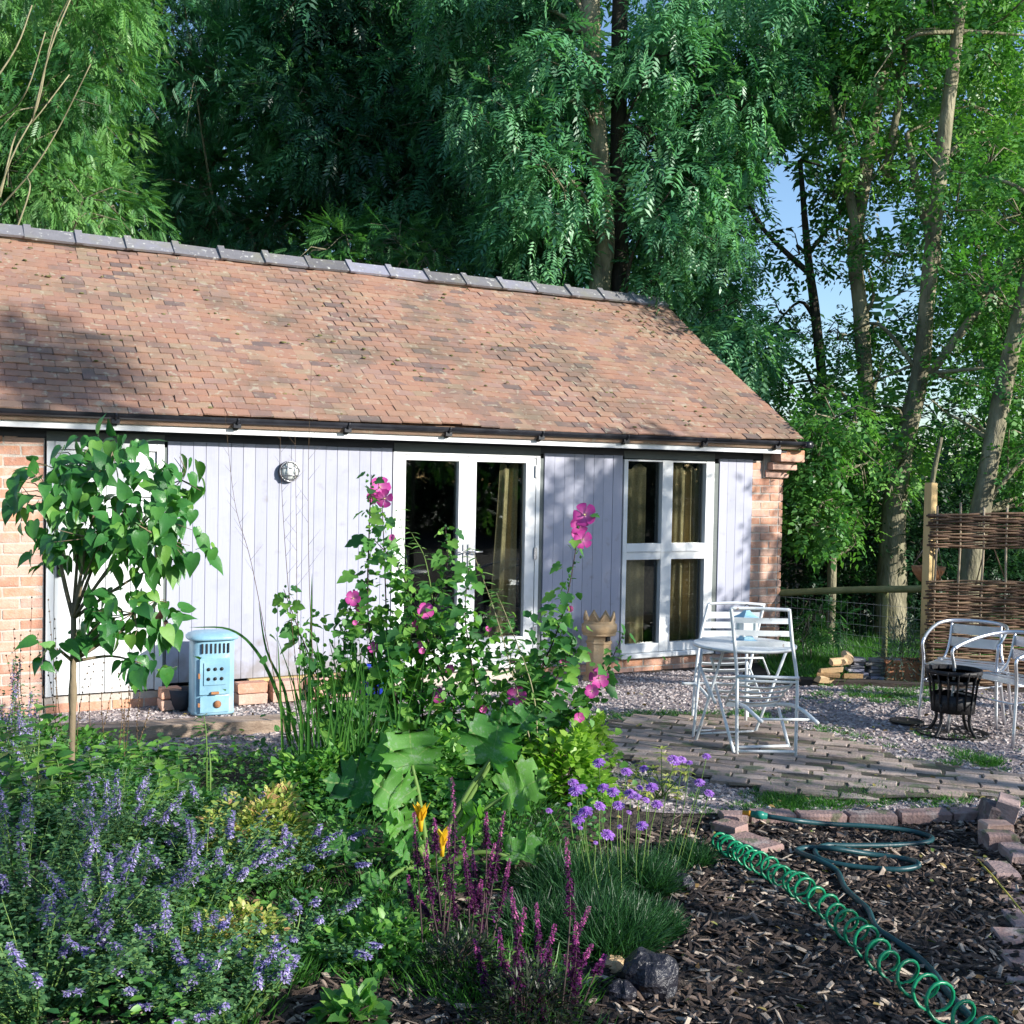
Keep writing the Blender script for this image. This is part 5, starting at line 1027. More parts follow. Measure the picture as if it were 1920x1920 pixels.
# --- small tree with heart shaped leaves on the left
lt = G(131, 1500, 0); LT = empty('lilac_tree', lt, 0, 'small heart leaved tree on a thin bare stem before the white door', 'tree')
Yl = lt.y
def L_(px, py, dy=0): return AT(px, py, Yl + dy)
trk = smooth_path([lt + Vector((0, 0, -.05)), L_(134, 1400), L_(136, 1330), L_(137, 1250), L_(138, 1170), L_(137, 1130)], 4)
mb = MB(); mb.tube([p - lt for p in trk], [.021 * (1 - .018 * i) * (1.3 if i in (9, 10) else 1) for i in range(len(trk))], 9); mb.build('trunk', M['lilacbark'], LT)
lobes = [(225, 930, 0, 118, 100, 62), (150, 870, .1, 60, 60, 20), (285, 1000, -.1, 95, 80, 34), (95, 935, .05, 80, 78, 34), (195, 1010, -.15, 120, 60, 34), (355, 1035, 0, 48, 30, 8), (340, 900, .1, 50, 55, 14), (215, 835, 0, 70, 26, 9), (110, 1030, .1, 60, 40, 12), (250, 1150, 0, 95, 52, 26), (190, 1165, -.1, 45, 40, 9), (270, 1245, .05, 55, 32, 10), (112, 1215, 0, 50, 40, 7), (310, 1150, .1, 40, 40, 7)]
far_l = []
for (cx, cy, dy, rx, ry, n) in lobes:
    c = L_(cx, cy, dy); t0 = L_(137, 1160 if cy < 1100 else 1240)
    mb = MB(); mb.tube([p - lt for p in smooth_path([t0, t0.lerp(c, .5) + Vector((0, rnd.uniform(-.08, .08), .03)), c], 4)], [.011 * (1 - .09 * i) for i in range(9)], 6); mb.build('branch', M['lilacbark'], LT)
    for k in range(int(n * 2.1)):
        a = rnd.uniform(0, 6.28); q = math.sqrt(rnd.random()); px, py = cx + rx * q * math.cos(a), cy + ry * q * math.sin(a); p = L_(px, py, dy + rnd.uniform(-.30, .30) * (1 - q * .5))
        out = (p - c); out.z *= .4; d = out.normalized() * .5 + Vector((0, -.15, -.75 if rnd.random() < .75 else .1)) + gvec(.30); up = Vector((0, -.55, .75)) + out.normalized() * .6 + gvec(.25)
        dead = (cy > 1100 and 230 < px < 310 and rnd.random() < .14); place_leaf(rnd.choice(HEART), LT, 'deadleaf' if dead else 'lilac', p, d, up, rnd.uniform(.07, .13) * (.7 if dead else 1), lt, wide=1.0)
        if k >= n: far_l.append(COL.objects[-1])
    if n > 12:
        tw = MB()
        for k in range(7):
            a = rnd.uniform(0, 6.28); e = L_(cx + rx * .8 * math.cos(a), cy + ry * .8 * math.sin(a), dy + rnd.uniform(-.25, .25)); tw.tube([c - lt, c.lerp(e, .5) - lt + gvec(.02), e - lt], [.004, .003, .0015], 4)
        tag(tw.build('twigs', M['lilacbark'], LT), kind='stuff')
vs = MB()
for o in far_l:
    me = o.data; vs.add([o.matrix_basis @ v.co for v in me.vertices], [tuple(p.vertices) for p in me.polygons], 0, True); bpy.data.objects.remove(o)
tag(vs.build('inner_leaves', M['lilac'], LT), kind='stuff')
# --- mallow shrub with pink flowers
mb0 = G(860, 1475, 0); MS = empty('pink_mallow', mb0, 0, 'tall pink flowered mallow shrub with dark stems before the french doors', 'flowering shrub')
def flower_mesh(seed, closed=0):
    r2 = random.Random(seed); mb = MB()
    for k in range(5):
        a = k * 1.2566 + .1; c, s = math.cos(a), math.sin(a); prof = [(.05, .05, .02), (.35, .22, .10), (.70, .43, .17), (.95, .46, .20), (1.06, .26, .17)]
        vs = []
        for (x, w, z) in prof:
            z = z + closed * x * .6; x = x * (1 - .45 * closed); w = w * (1 - .3 * closed)
            for t in (-1, 0, 1): xx = x - abs(t) * .05 + r2.uniform(-.03, .03); yy = t * w; zz = z + .05 * abs(t) + r2.uniform(-.02, .02) + .012 * k; vs.append((xx * c - yy * s, xx * s + yy * c, zz))
        mb.add(vs, [(i * 3 + j, i * 3 + j + 1, i * 3 + j + 4, i * 3 + j + 3) for i in range(4) for j in range(2)], 0, True)
    mb.lathe([(.05, .02), (.07, .15), (.05, .32), (0, .36)], 7, mi=1)
    me = mb.mesh('flower'); a = me.attributes.new('tint', 'FLOAT', 'POINT')
    a.data.foreach_set('value', [min(1, max(0, .78 - .55 * math.hypot(v.co.x, v.co.y) + r2.uniform(-.06, .06))) if (v.co.x ** 2 + v.co.y ** 2) > .02 else .95 for v in me.vertices]); me.materials.append(M['pinkp']); me.materials.append(M['yellowleaf']); return me
FM = [flower_mesh(1), flower_mesh(2, .25), flower_mesh(3, .8)]
stems = [[(720, 1500), (706, 1300), (690, 1150), (692, 1000), (697, 890)], [(745, 1500), (728, 1250), (722, 1080), (716, 930)], [(800, 1500), (792, 1300), (805, 1160), (838, 1060), (835, 985)], [(870, 1480), (850, 1330), (790, 1170), (750, 1070), (700, 1010)],
         [(900, 1480), (965, 1340), (1030, 1220), (1065, 1110), (1092, 950)], [(930, 1480), (1010, 1400), (1075, 1330), (1120, 1290), (1168, 1190)], [(880, 1480), (905, 1380), (885, 1250), (872, 1150), (880, 1060)], [(950, 1490), (1050, 1420), (1095, 1390)],
         [(700, 1500), (640, 1380), (600, 1280), (560, 1180), (532, 1105)], [(680, 1500), (655, 1350), (645, 1200), (665, 1110)], [(830, 1490), (750, 1330), (735, 1230), (775, 1150)], [(990, 1500), (1000, 1400), (960, 1320), (1000, 1240), (1062, 1225)], [(940, 1490), (985, 1350), (1050, 1260), (1075, 1195)]]
mallow_stems = []
for si, st in enumerate(stems):
    dy = rnd.uniform(-.22, .30); P = smooth_path([AT(x, y, mb0.y + dy * (i / (len(st) - 1))) for i, (x, y) in enumerate(st)], 8); n = len(P); mallow_stems.append(P)
    MB().tube([p - mb0 for p in P], [.0075 * (1 - .7 * i / n) for i in range(n)], 6).build('stem', M['darkstem'], MS)
    for i in range(2, n):
        t = i / n
        for _ in range(1 if (i % 2 or t > .75) else 2):
            p = P[i] + gvec(.012); a = rnd.uniform(0, 6.28); d = Vector((math.cos(a), math.sin(a) - .2, rnd.uniform(-.5, .25))); q = p + d.normalized() * rnd.uniform(.02, .08)
            if rnd.random() < .95: place_leaf(rnd.choice(LOBE), MS, 'mallow', q, d + Vector((0, 0, -.3)), Vector((0, -.5, .8)) + gvec(.35), rnd.uniform(.085, .15) * (1.1 - .5 * t), mb0, wide=.95)
    bb = MB()
    for i in range(int(n * .55), n):
        p = P[i] + gvec(.012) - mb0; bb.lathe([(0, -.007), (.008, -.002), (.007, .006), (0, .012)], 6, p)
    tag(bb.build('buds', M['narrow'], MS), kind='stuff')
lv = []; ld = []; ls = []; g = np.random.default_rng(99)
for P in mallow_stems:
    n = len(P)
    for i in range(1, n):
        t = i / n
        for _ in range(int(9 * (1 - t) ** .7) + 1):
            lv.append(P[i] - mb0 + Vector(g.normal(0, .05 * (1.3 - t), 3))); ld.append(g.normal(0, 1, 3) - [0, 0, .5]); ls.append(g.uniform(.03, .075) * (1.15 - .5 * t))
for k in range(1700):
    p = AT(g.normal(830, 125), g.uniform(1140, 1480), mb0.y + g.normal(0, .15)) - mb0; lv.append(p); ld.append(g.normal(0, 1, 3) - [0, 0, .4]); ls.append(g.uniform(.03, .07))
v, f = scatter(*leaf6(.8), frames(np.array(ld), roll=g.normal(0, .5, len(ld))), np.array([list(p) for p in lv]), np.array(ls)); M['mallow_s'] = leafm('small_mallow_leaf', [(.035, .12, .04), (.06, .2, .05), (.12, .30, .06), (.22, .42, .08)], 'attr', .38, .5, .35)
tag(link('small_leaves', np_mesh('small_leaves', v, f, np.repeat(g.uniform(0, 1, len(ld)), 7)), MS, M['mallow_s']), kind='stuff')
for (x, y, s, k) in ((712, 915, .058, 1), (722, 935, .045, 0), (700, 932, .04, 1), (1097, 966, .058, 0), (1088, 985, .05, 1), (1093, 1012, .045, 0), (1083, 1000, .04, 2), (663, 1122, .042, 1), (676, 1140, .03, 2), (797, 1146, .045, 1), (771, 1174, .036, 1), (857, 1208, .022, 2), (790, 1208, .026, 2), (791, 1222, .024, 2), (1058, 1238, .034, 1), (970, 1306, .052, 0), (1122, 1272, .052, 0), (1110, 1296, .038, 1), (826, 1306, .042, 1), (1050, 1412, .040, 1), (664, 1168, .02, 2), (1021, 1272, .022, 2), (1072, 1142, .024, 2), (738, 1010, .026, 2), (845, 1255, .028, 1), (915, 1180, .024, 2), (700, 1215, .03, 1), (905, 1330, .03, 2), (1085, 1345, .03, 1), (960, 1240, .026, 2)):
    p = AT(x, y, mb0.y - .12 + rnd.uniform(-.08, .08)); d = Vector((rnd.uniform(-.5, .5), -1, rnd.uniform(.0, .5))).normalized(); q = d.to_track_quat('Z', 'Y'); T = Matrix.Translation(p - mb0) @ q.to_matrix().to_4x4() @ Matrix.Rotation(rnd.uniform(0, 6), 4, 'Z') @ Matrix.Scale(s * 1.15, 4)
    link('flower', FM[k], MS, None, mw=T)
    r_ = min((w for P in mallow_stems for w in P), key=lambda w: (w - p).length); MB().tube([p - mb0, (p + r_) / 2 - mb0 + Vector((0, 0, -.01)), r_ - mb0], .0022, 5).build('flower_stalk', M['darkstem'], MS)
# --- upright plants with narrow leaves
def narrow_plant(stems_px, Y, size, label, step=2, m='narrow', name='willowherb', meshes=LANCE, wide=1.0, sm='greenstem', r0=.005, dense=3, lift=.25, cat='plant', gy=None):
    b = AT(stems_px[0][0][0], stems_px[0][0][1], Y); b.z = hg(b.x, b.y); o = empty(name, b, 0, label, cat)
    for st in stems_px:
        P = smooth_path([AT(x, y, Y + rnd.uniform(-.06, .06)) for x, y in st], 7); n = len(P); P[0].z = min(P[0].z, hg(P[0].x, P[0].y))
        MB().tube([p - b for p in P], [r0 * (1 - .7 * i / n) for i in range(n)], 5).build('stem', M[sm], o)
        for i in range(3, n, step):
            for _ in range(dense):
                a = rnd.uniform(0, 6.28); d = Vector((math.cos(a), math.sin(a), rnd.uniform(-.1, .7) * lift * 2)); place_leaf(rnd.choice(meshes), o, m, P[i] + gvec(.006), d, Vector((0, -.2, 1)) + gvec(.2), size * rnd.uniform(.6, 1.2) * (1.1 - .5 * i / n), b, wide=wide)
    return o
narrow_plant([[(1010, 1450), (960, 1260), (925, 1140), (885, 1030)], [(1010, 1450), (1000, 1300), (955, 1170), (930, 1110)]], 6.5, .13, 'pale stemmed plant with narrow arching leaves before the right glass door', 1, dense=3, sm='palestem')
narrow_plant([[(780, 1450), (772, 1250), (765, 1080), (748, 955)], [(800, 1450), (815, 1200), (800, 1060), (772, 1000)]], 6.7, .12, 'narrow leaved plant rising among the mallow before the left glass door', 1, dense=2)
narrow_plant([[(388, 1420), (386, 1370), (382, 1340)], [(395, 1440), (392, 1400)]], 6.0, .08, 'little spiky narrow leaved weed standing before the timber sleeper', 2, dense=3)
narrow_plant([[(300, 1520), (298, 1440), (296, 1385)], [(280, 1520), (270, 1440), (262, 1400)], [(330, 1520), (335, 1440), (332, 1395)], [(205, 1520), (195, 1440), (200, 1400)]], 5.7, .11, 'clump of leafy upright stems left of the sleeper end', 1, 'weed', 'leafy_plant', OVAL, 1.0, dense=3)
narrow_plant([[(60, 1560), (70, 1450), (75, 1330)], [(10, 1560), (20, 1450), (12, 1360)], [(120, 1560), (112, 1450), (98, 1400)], [(160, 1560), (170, 1470), (168, 1420)]], 5.3, .13, 'leafy green stems at the left edge under the heart leaved tree', 1, 'weed', 'leafy_plant', OVAL, 1.0, dense=3)
# --- courgette
cb = G(805, 1640, 0); CG = empty('courgette_plant', cb, 0, 'courgette plant with big lobed mottled leaves and two yellow flowers', 'vegetable plant')
for (x, y, s, dx, dy, dz, nx, ny, nz, Yo) in ((770, 1400, .30, -.1, .1, .9, .15, -.95, .35, .0), (720, 1415, .24, -.8, 0, .4, 0, -.7, .7, .05), (930, 1385, .34, .2, .2, .75, -.3, -.85, .45, .1), (985, 1350, .2, .5, .3, .5, -.2, -.7, .6, .15), (660, 1475, .30, -.95, 0, .15, .1, -.75, .65, .0), (730, 1490, .26, -.5, -.3, .5, .2, -.85, .4, -.1), (985, 1475, .30, .9, 0, .4, -.4, -.85, .4, .0), (640, 1595, .22, -.9, -.2, .1, 0, -.5, .85, -.15), (740, 1545, .22, -.2, -.3, .6, .3, -.9, .3, -.1), (890, 1540, .22, .3, -.3, .5, -.3, -.8, .5, .0), (860, 1670, .15, .1, -.5, .1, 0, -.5, .85, -.5), (985, 1605, .26, .9, -.2, .05, 0, -.45, .9, -.1), (760, 1580, .18, -.3, -.4, .5, .3, -.9, .2, -.2), (700, 1660, .16, -.6, -.4, 0, 0, -.5, .8, -.3), (870, 1480, .2, 0, .2, .8, -.1, -.9, .3, .15)):
    c = AT(x, y, cb.y + Yo); d = Vector((dx, dy, dz)).normalized(); root = c - d * s * .28
    place_leaf(SQ[rnd.randrange(3)], CG, 'courgette', root, d, Vector((nx, ny * .85, nz + .1)), s * .74, cb)
    MB().tube([p - cb for p in smooth_path([cb + Vector((0, 0, .02)), cb.lerp(root, .55) + Vector((0, 0, .05)), root], 4)], [.014, .013, .013, .012, .011, .011, .010, .009, .008], 7).build('leaf_stalk', M['greenstem'], CG)
for (x, y) in ((789, 1525), (829, 1572)):
    c = AT(x, y + 25, cb.y - .25); fo = MB(); fo.tube([Vector((0, 0, -.02)), Vector((0, 0, .03))], [.008, .012], 7); fo = fo.build('courgette_flower', M['yellowp'], CG, c - cb)
    for k in range(6): a = k * 1.05; place_leaf(OVAL[k % 2], fo, 'yellowp', Vector((.008 * math.cos(a), .008 * math.sin(a), .02)), Vector((math.cos(a) * .22, math.sin(a) * .22, 1)), Vector((-math.cos(a), -math.sin(a), .2)), rnd.uniform(.075, .1), Vector((0, 0, 0)), 'petal', wide=.8)
# --- flower spikes
def spike(parent, base, tip, foot, fl, m, sm, nfl, fs, rad, seed, taper=1.0):
    r2 = random.Random(seed); P = smooth_path([foot, foot.lerp(tip, .55) + Vector((r2.uniform(-.03, .03), 0, .02)), tip], 7); n = len(P)
    o = MB().tube([p - base for p in P], [.0042 * (1 - .6 * i / n) for i in range(n)], 5).build('stem', M[sm], parent)
    L = (tip - foot).length; t0 = 1 - fl / L; mb = MB(); T = []
    for k in range(nfl):
        t = t0 + (1 - t0) * (k + r2.random()) / nfl; f = t * (n - 1); i = min(int(f), n - 2); p = P[i].lerp(P[i + 1], f - i) - base; a = r2.uniform(0, 6.28); u = (t - t0) / (1 - t0)
        d = Vector((math.cos(a), math.sin(a), r2.uniform(-.1, .5))).normalized(); s = Vector((-d.y, d.x, 0)).normalized(); r = rad * (1.05 - taper * u * .75); sz = fs * r2.uniform(.6, 1.2) * (1.1 - .6 * u * taper); c = p + d * r * .5; z = d.cross(s)
        mb.add([p, c + s * sz * .5 + z * sz * .2, c + d * sz, c - s * sz * .5 + z * sz * .2], [(0, 1, 2, 3)]); mb.add([c, c + d * sz * .7 - z * sz * .7 + s * sz * .3, c + d * sz * .9 - z * sz * .9, c + d * sz * .7 - z * sz * .7 - s * sz * .3], [(0, 1, 2, 3)])
        cc = r2.uniform(.15, .9) * (1 if r2.random() < .8 else .4)
        if m == 'magp': cc = r2.uniform(0, .22) if u < .62 else r2.uniform(.35, 1)
        T += [cc] * 8
    me = mb.mesh('flower_spike'); a = me.attributes.new('tint', 'FLOAT', 'POINT'); a.data.foreach_set('value', T); link('flower_spike', me, parent, M[m]); return P
def spike_plant(name, label, tips, Y, foot, m, fs=.014, rad=.012, nfl=70, Lf=.16, leaf='catleaf', cat='flowering plant', sm='darkstem'):
    b = foot; o = empty(name, b, 0, label, cat)
    for i, t in enumerate(tips):
        x, y = t[0], t[1]; lf = (t[2] if len(t) > 2 else Lf) * 1.6
        tip = AT(x, y, Y + rnd.uniform(-.12, .12)); f = Vector((b.x + (tip.x - b.x) * .45 + rnd.uniform(-.05, .05), b.y + rnd.uniform(-.08, .08), b.z)); f.z = hg(f.x, f.y)
        P = spike(o, b, tip, f, lf, m, sm, nfl, fs, rad, 1000 + i * 7 + int(x))
        for q in P[2:-6:2]:
            for _ in range(2): a = rnd.uniform(0, 6.28); place_leaf(rnd.choice(LANCE), o, 'weed', q, Vector((math.cos(a), math.sin(a), .4)), (0, 0, 1), rnd.uniform(.03, .05), b, wide=1.2)
    return o
spike_plant('toadflax_plant', 'tall toadflax with pink tipped spikes before the courgette', [(848, 1458, .30), (776, 1522, .18), (815, 1535, .10), (946, 1520, .20), (912, 1522, .12), (843, 1545, .22), (795, 1600, .2), (880, 1640, .14), (903, 1650, .10), (757, 1715, .1), (846, 1700, .1), (782, 1680, .12), (812, 1655, .12), (868, 1570, .18), (928, 1580, .16), (800, 1570, .18), (885, 1590, .2), (955, 1610, .16), (830, 1620, .16), (915, 1690, .14), (765, 1640, .14)], 4.55, G(865, 1800, 0), 'magp', .013, .014, 150)
spike_plant('toadflax_plant', 'shaded dark purple toadflax clump leaning right at the bottom middle', [(1062, 1570, .2), (958, 1665, .22), (1006, 1692, .2), (1105, 1700, .16), (1080, 1728, .16), (1041, 1732, .16), (977, 1775, .18), (1012, 1800, .16), (1085, 1822, .14), (936, 1740, .2), (910, 1790, .2), (1135, 1790, .1), (870, 1830, .16), (985, 1700, .2), (1030, 1760, .18), (950, 1800, .2), (1060, 1790, .2), (995, 1840, .16), (925, 1840, .16), (1045, 1850, .14), (1110, 1770, .14), (890, 1760, .14), (965, 1860, .14)], 4.05, G(1000, 1930, -.03), 'magp', .014, .015, 150)
leafclump_later = []
# --- catmint
def catmint(px, py, n, h, r, label, seed, Yh=None, lean=(0, 0)):
    b = G(px, py, 0); b.z = hg(b.x, b.y); o = empty('catmint', b, 0, label, 'flowering plant', 'catmint clumps at the left of the bed'); g = np.random.default_rng(seed); lv = []; ld = []; ls = []; smb = MB()
    for i in range(n):
        a = g.uniform(0, 6.28); q = r * math.sqrt(g.random()); hh = h * g.uniform(.6, 1.1) * (1 - .3 * q / r); tip = b + Vector((q * math.cos(a) * 1.5 + lean[0], q * math.sin(a) * 1.5 + lean[1], hh)); ft = b + Vector((q * math.cos(a) * .3, q * math.sin(a) * .3, 0)); mid = ft.lerp(tip, .5) + Vector((0, 0, hh * .12))
        P = smooth_path([ft, mid, tip], 7); m_ = len(P)
        if i < 20:
            spike(o, b, tip, ft, hh * g.uniform(.3, .5), 'bluep', 'greenstem', int(55 + 40 * g.random()), .0125, .018, seed * 100 + i, .6)
        else: smb.tube([p - b for p in P], [.003 * (1 - .6 * k / m_) for k in range(m_)], 4)
        for k, p in enumerate(P[1:]):
            for _ in range(7): a2 = g.uniform(0, 6.28); lv.append(p - b + Vector(g.normal(0, .016, 3))); ld.append((math.cos(a2), math.sin(a2), g.uniform(-.2, .6))); ls.append(g.uniform(.012, .028))
    if smb.v: tag(smb.build('stems', M['greenstem'], o), kind='stuff')
    v, f = scatter(*leaf6(.6), frames(np.array(ld), roll=g.uniform(-.5, .5, len(ld))), np.array([list(p) for p in lv]), np.array(ls)); tag(link('leaves', np_mesh('leaves', v, f, np.repeat(np.clip(g.normal(.45, .25, len(ld)), 0, 1), 7)), o, M['catleaf']), kind='stuff')
for i, (px, py, n, h, r, lab) in enumerate(((40, 1760, 50, .62, .26, 'dark blue catmint clump at the lower left edge'), (215, 1800, 46, .50, .26, 'shaded blue catmint clump near the bottom left'), (205, 1640, 44, .52, .24, 'pale lilac catmint spikes standing just right of the bare stem foot'), (380, 1720, 44, .40, .26, 'catmint clump half in sun in the middle of the left bed'), (90, 1560, 40, .50, .26, 'catmint behind the dark left edge clump under the small tree'),
    (400, 1620, 34, .38, .22, 'sunlit lilac catmint in front of the pink tinged shrub'), (330, 1880, 40, .34, .26, 'low blue catmint at the bottom edge left of centre'), (70, 1910, 46, .42, .3, 'deep blue catmint in the bottom left corner'), (520, 1660, 20, .30, .2, 'thin catmint sprigs sprawling right in sun beside the courgette'), (25, 1500, 20, .75, .16, 'tallest thin catmint stems in front of the orange brick wall'), (560, 1790, 14, .2, .2, 'few low catmint sprigs trailing over the bare soil'), (430, 1920, 22, .22, .22, 'small catmint sprigs at the bottom edge beside the bare soil'))):
    catmint(px, py, n, h, r, lab, 300 + i, lean=(.12, -.05) if i in (8, 10) else (0, 0))
# --- loose leafy clumps (one object each)
def leafclump(name, label, cat, cen, rx, h, n, size, m, tmpl, seed, group=None, dome=True, stems=True, kind=None):
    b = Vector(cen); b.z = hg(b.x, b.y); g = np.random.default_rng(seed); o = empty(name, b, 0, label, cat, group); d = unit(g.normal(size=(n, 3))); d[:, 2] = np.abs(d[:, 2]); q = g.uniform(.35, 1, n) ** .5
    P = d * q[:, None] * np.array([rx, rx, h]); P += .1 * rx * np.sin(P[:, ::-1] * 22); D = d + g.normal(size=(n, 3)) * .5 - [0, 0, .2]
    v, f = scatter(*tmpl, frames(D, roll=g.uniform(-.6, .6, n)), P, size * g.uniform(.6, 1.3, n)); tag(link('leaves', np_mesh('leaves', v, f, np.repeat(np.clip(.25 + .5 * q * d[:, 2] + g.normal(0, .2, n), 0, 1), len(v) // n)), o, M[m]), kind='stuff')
    if stems:
        mb = MB()
        for k in range(14): e = Vector(P[k * 3]); mb.tube([(0, 0, 0), e * .5 + Vector((0, 0, .03)), e], [.004, .003, .0015], 4)
        tag(mb.build('stems', M['darkstem'], o), kind='stuff')
    return o
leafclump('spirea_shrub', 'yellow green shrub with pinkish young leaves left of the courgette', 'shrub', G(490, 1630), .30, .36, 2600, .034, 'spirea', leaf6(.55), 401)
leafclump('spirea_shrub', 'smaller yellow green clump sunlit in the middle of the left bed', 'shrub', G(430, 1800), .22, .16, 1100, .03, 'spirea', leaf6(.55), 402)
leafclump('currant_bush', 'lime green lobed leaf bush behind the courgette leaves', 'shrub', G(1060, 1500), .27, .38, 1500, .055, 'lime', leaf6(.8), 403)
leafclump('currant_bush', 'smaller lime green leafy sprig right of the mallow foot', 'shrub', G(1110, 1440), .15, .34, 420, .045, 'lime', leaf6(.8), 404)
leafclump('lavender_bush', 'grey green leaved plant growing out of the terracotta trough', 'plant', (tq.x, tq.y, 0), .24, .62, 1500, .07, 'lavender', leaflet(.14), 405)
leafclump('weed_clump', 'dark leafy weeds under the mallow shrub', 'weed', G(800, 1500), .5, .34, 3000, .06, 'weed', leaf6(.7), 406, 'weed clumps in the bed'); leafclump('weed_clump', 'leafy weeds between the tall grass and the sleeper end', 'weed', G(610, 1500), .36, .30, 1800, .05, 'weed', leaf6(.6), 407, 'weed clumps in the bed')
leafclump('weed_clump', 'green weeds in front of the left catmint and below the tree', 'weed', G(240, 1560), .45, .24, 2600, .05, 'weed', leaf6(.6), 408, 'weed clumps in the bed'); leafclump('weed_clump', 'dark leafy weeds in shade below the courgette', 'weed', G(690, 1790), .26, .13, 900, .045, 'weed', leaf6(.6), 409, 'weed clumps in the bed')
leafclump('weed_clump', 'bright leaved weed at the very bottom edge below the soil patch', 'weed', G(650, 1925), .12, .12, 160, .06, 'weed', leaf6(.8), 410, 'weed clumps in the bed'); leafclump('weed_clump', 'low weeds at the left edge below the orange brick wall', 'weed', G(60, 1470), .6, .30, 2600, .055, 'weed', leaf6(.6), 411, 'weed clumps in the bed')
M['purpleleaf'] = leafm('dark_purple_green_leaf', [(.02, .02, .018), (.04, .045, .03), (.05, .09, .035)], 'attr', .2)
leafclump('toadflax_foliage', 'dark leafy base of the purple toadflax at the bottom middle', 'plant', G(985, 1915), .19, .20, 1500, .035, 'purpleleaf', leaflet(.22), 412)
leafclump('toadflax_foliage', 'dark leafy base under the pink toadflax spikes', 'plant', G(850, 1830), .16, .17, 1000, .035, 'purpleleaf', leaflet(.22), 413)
# yellow variegated plant
yb = G(1238, 1500, 0); YP = empty('variegated_plant', yb, 0, 'pale yellow leaved plant in front of the patio edge', 'plant')
for (x, y) in ((1240, 1405), (1205, 1425), (1270, 1430), (1190, 1440), (1225, 1440), (1290, 1440), (1250, 1455), (1215, 1470), (1180, 1475), (1270, 1480)):
    t = AT(x, y, yb.y + rnd.uniform(-.1, .1)); MB().tube([Vector((rnd.uniform(-.05, .05), 0, 0)), t - yb], [.004, .002], 5).build('stem', M['greenstem'], YP)
    for ly in range(3):
        for k in range(6): a = k * 1.05 + ly + rnd.random(); place_leaf(rnd.choice(LANCE), YP, 'yellowleaf', t - Vector((0, 0, ly * .022)), Vector((math.cos(a), math.sin(a), .5 - ly * .3)), (0, 0, 1), rnd.uniform(.04, .065), yb, wide=1.6)
# scabious
sb = G(1140, 1690, 0); SB_ = empty('scabious', sb, 0, 'violet scabious with many button flowers over a feathery dark green mound', 'flowering plant')
g = np.random.default_rng(5); XX = []; YY = []; DD = []; LL = []
for (mx, my, mr, mh, n) in ((1075, 1680, .20, .20, 3600), (1195, 1650, .19, .17, 3000), (1130, 1745, .22, .20, 4200), (1290, 1600, .13, .12, 1300), (1010, 1740, .17, .17, 2200), (1215, 1725, .14, .13, 1500)):
    c = G(mx, my, 0); a = g.uniform(0, 6.28, n); q = np.sqrt(g.random(n)); XX.append(c.x + mr * q * np.cos(a) * .8); YY.append(c.y + mr * q * np.sin(a))
    DD.append(np.stack([np.cos(a) * .8 * q + g.normal(0, .45, n), np.sin(a) * .8 * q + g.normal(0, .45, n), g.uniform(.4, 1.1, n)], 1)); LL.append(mh * (1.05 - .4 * q ** 2) * g.uniform(.35, 1.2, n))
X, Y, d, L = np.concatenate(XX), np.concatenate(YY), np.concatenate(DD), np.concatenate(LL)
blade = (np.array([(0, .012, 0), (0, -.012, 0), (.55, -.011, .03), (.55, .011, .03), (1, 0, .0)]), np.array([(0, 1, 2, 3)])); blade4 = (np.array([(0, .5, 0), (0, -.5, 0), (.6, -.45, .06), (.6, .45, .06), (1, .08, -.06), (1, -.08, -.06)]), np.array([(0, 1, 2, 3), (3, 2, 5, 4)]))
def blades(name, X, Y, d, L, w, m, parent=None, base=(0, 0, 0), t=None, label=None, kind='stuff', z=None):
    n = len(X); zz = HG(X, Y) if z is None else z; up = rng.normal(size=(n, 3)); up[:, 2] = 0
    v, f = scatter(*blade4, frames(d, up), np.stack([X - base[0], Y - base[1], zz - base[2]], 1), np.stack([L, np.full(n, w) * rng.uniform(.6, 1.2, n), L], 1).astype(float) if False else None)
    Mx = frames(d, up); Tv, Tf = blade4; V = np.einsum('nij,nvj->nvi', Mx, Tv[None] * np.stack([L, w * rng.uniform(.6, 1.2, n), L], 1)[:, None]) + np.stack([X - base[0], Y - base[1], zz - base[2]], 1)[:, None]
    o = link(name, np_mesh(name, V.reshape(-1, 3), f, np.repeat(rng.uniform(0, 1, n) if t is None else t, 6)), parent, M[m]); return tag(o, label, None, None, kind)
blades('feathery_leaves', X, Y, d, L, .005, 'feather', SB_, sb)
def scab(k):
    r2 = random.Random(k); mb = MB(); T = []
    for ringr, nn, z in ((1.0, 12, 0), (.72, 10, .14), (.45, 8, .24)):
        for i in range(nn):
            a = i * 6.283 / nn + r2.uniform(-.15, .15); c, s = math.cos(a), math.sin(a); w = .24 * ringr + .05
            vs = [(.12, 0, z), (ringr * .75, w, z + .05), (ringr, .04, z - .06), (ringr * .92, -w * .5, z)]; mb.add([(x * c - y * s, x * s + y * c, zz) for x, y, zz in vs], [(0, 1, 2, 3)]); T += [r2.uniform(.2, 1)] * 4
    nb = len(mb.v); mb.lathe([(.3, .1), (.3, .25), (.15, .36), (0, .38)], 8); T += [.1] * (len(mb.v) - nb); me = mb.mesh('flower'); a = me.attributes.new('tint', 'FLOAT', 'POINT'); a.data.foreach_set('value', T); return me
SCF = [scab(1), scab(2)]
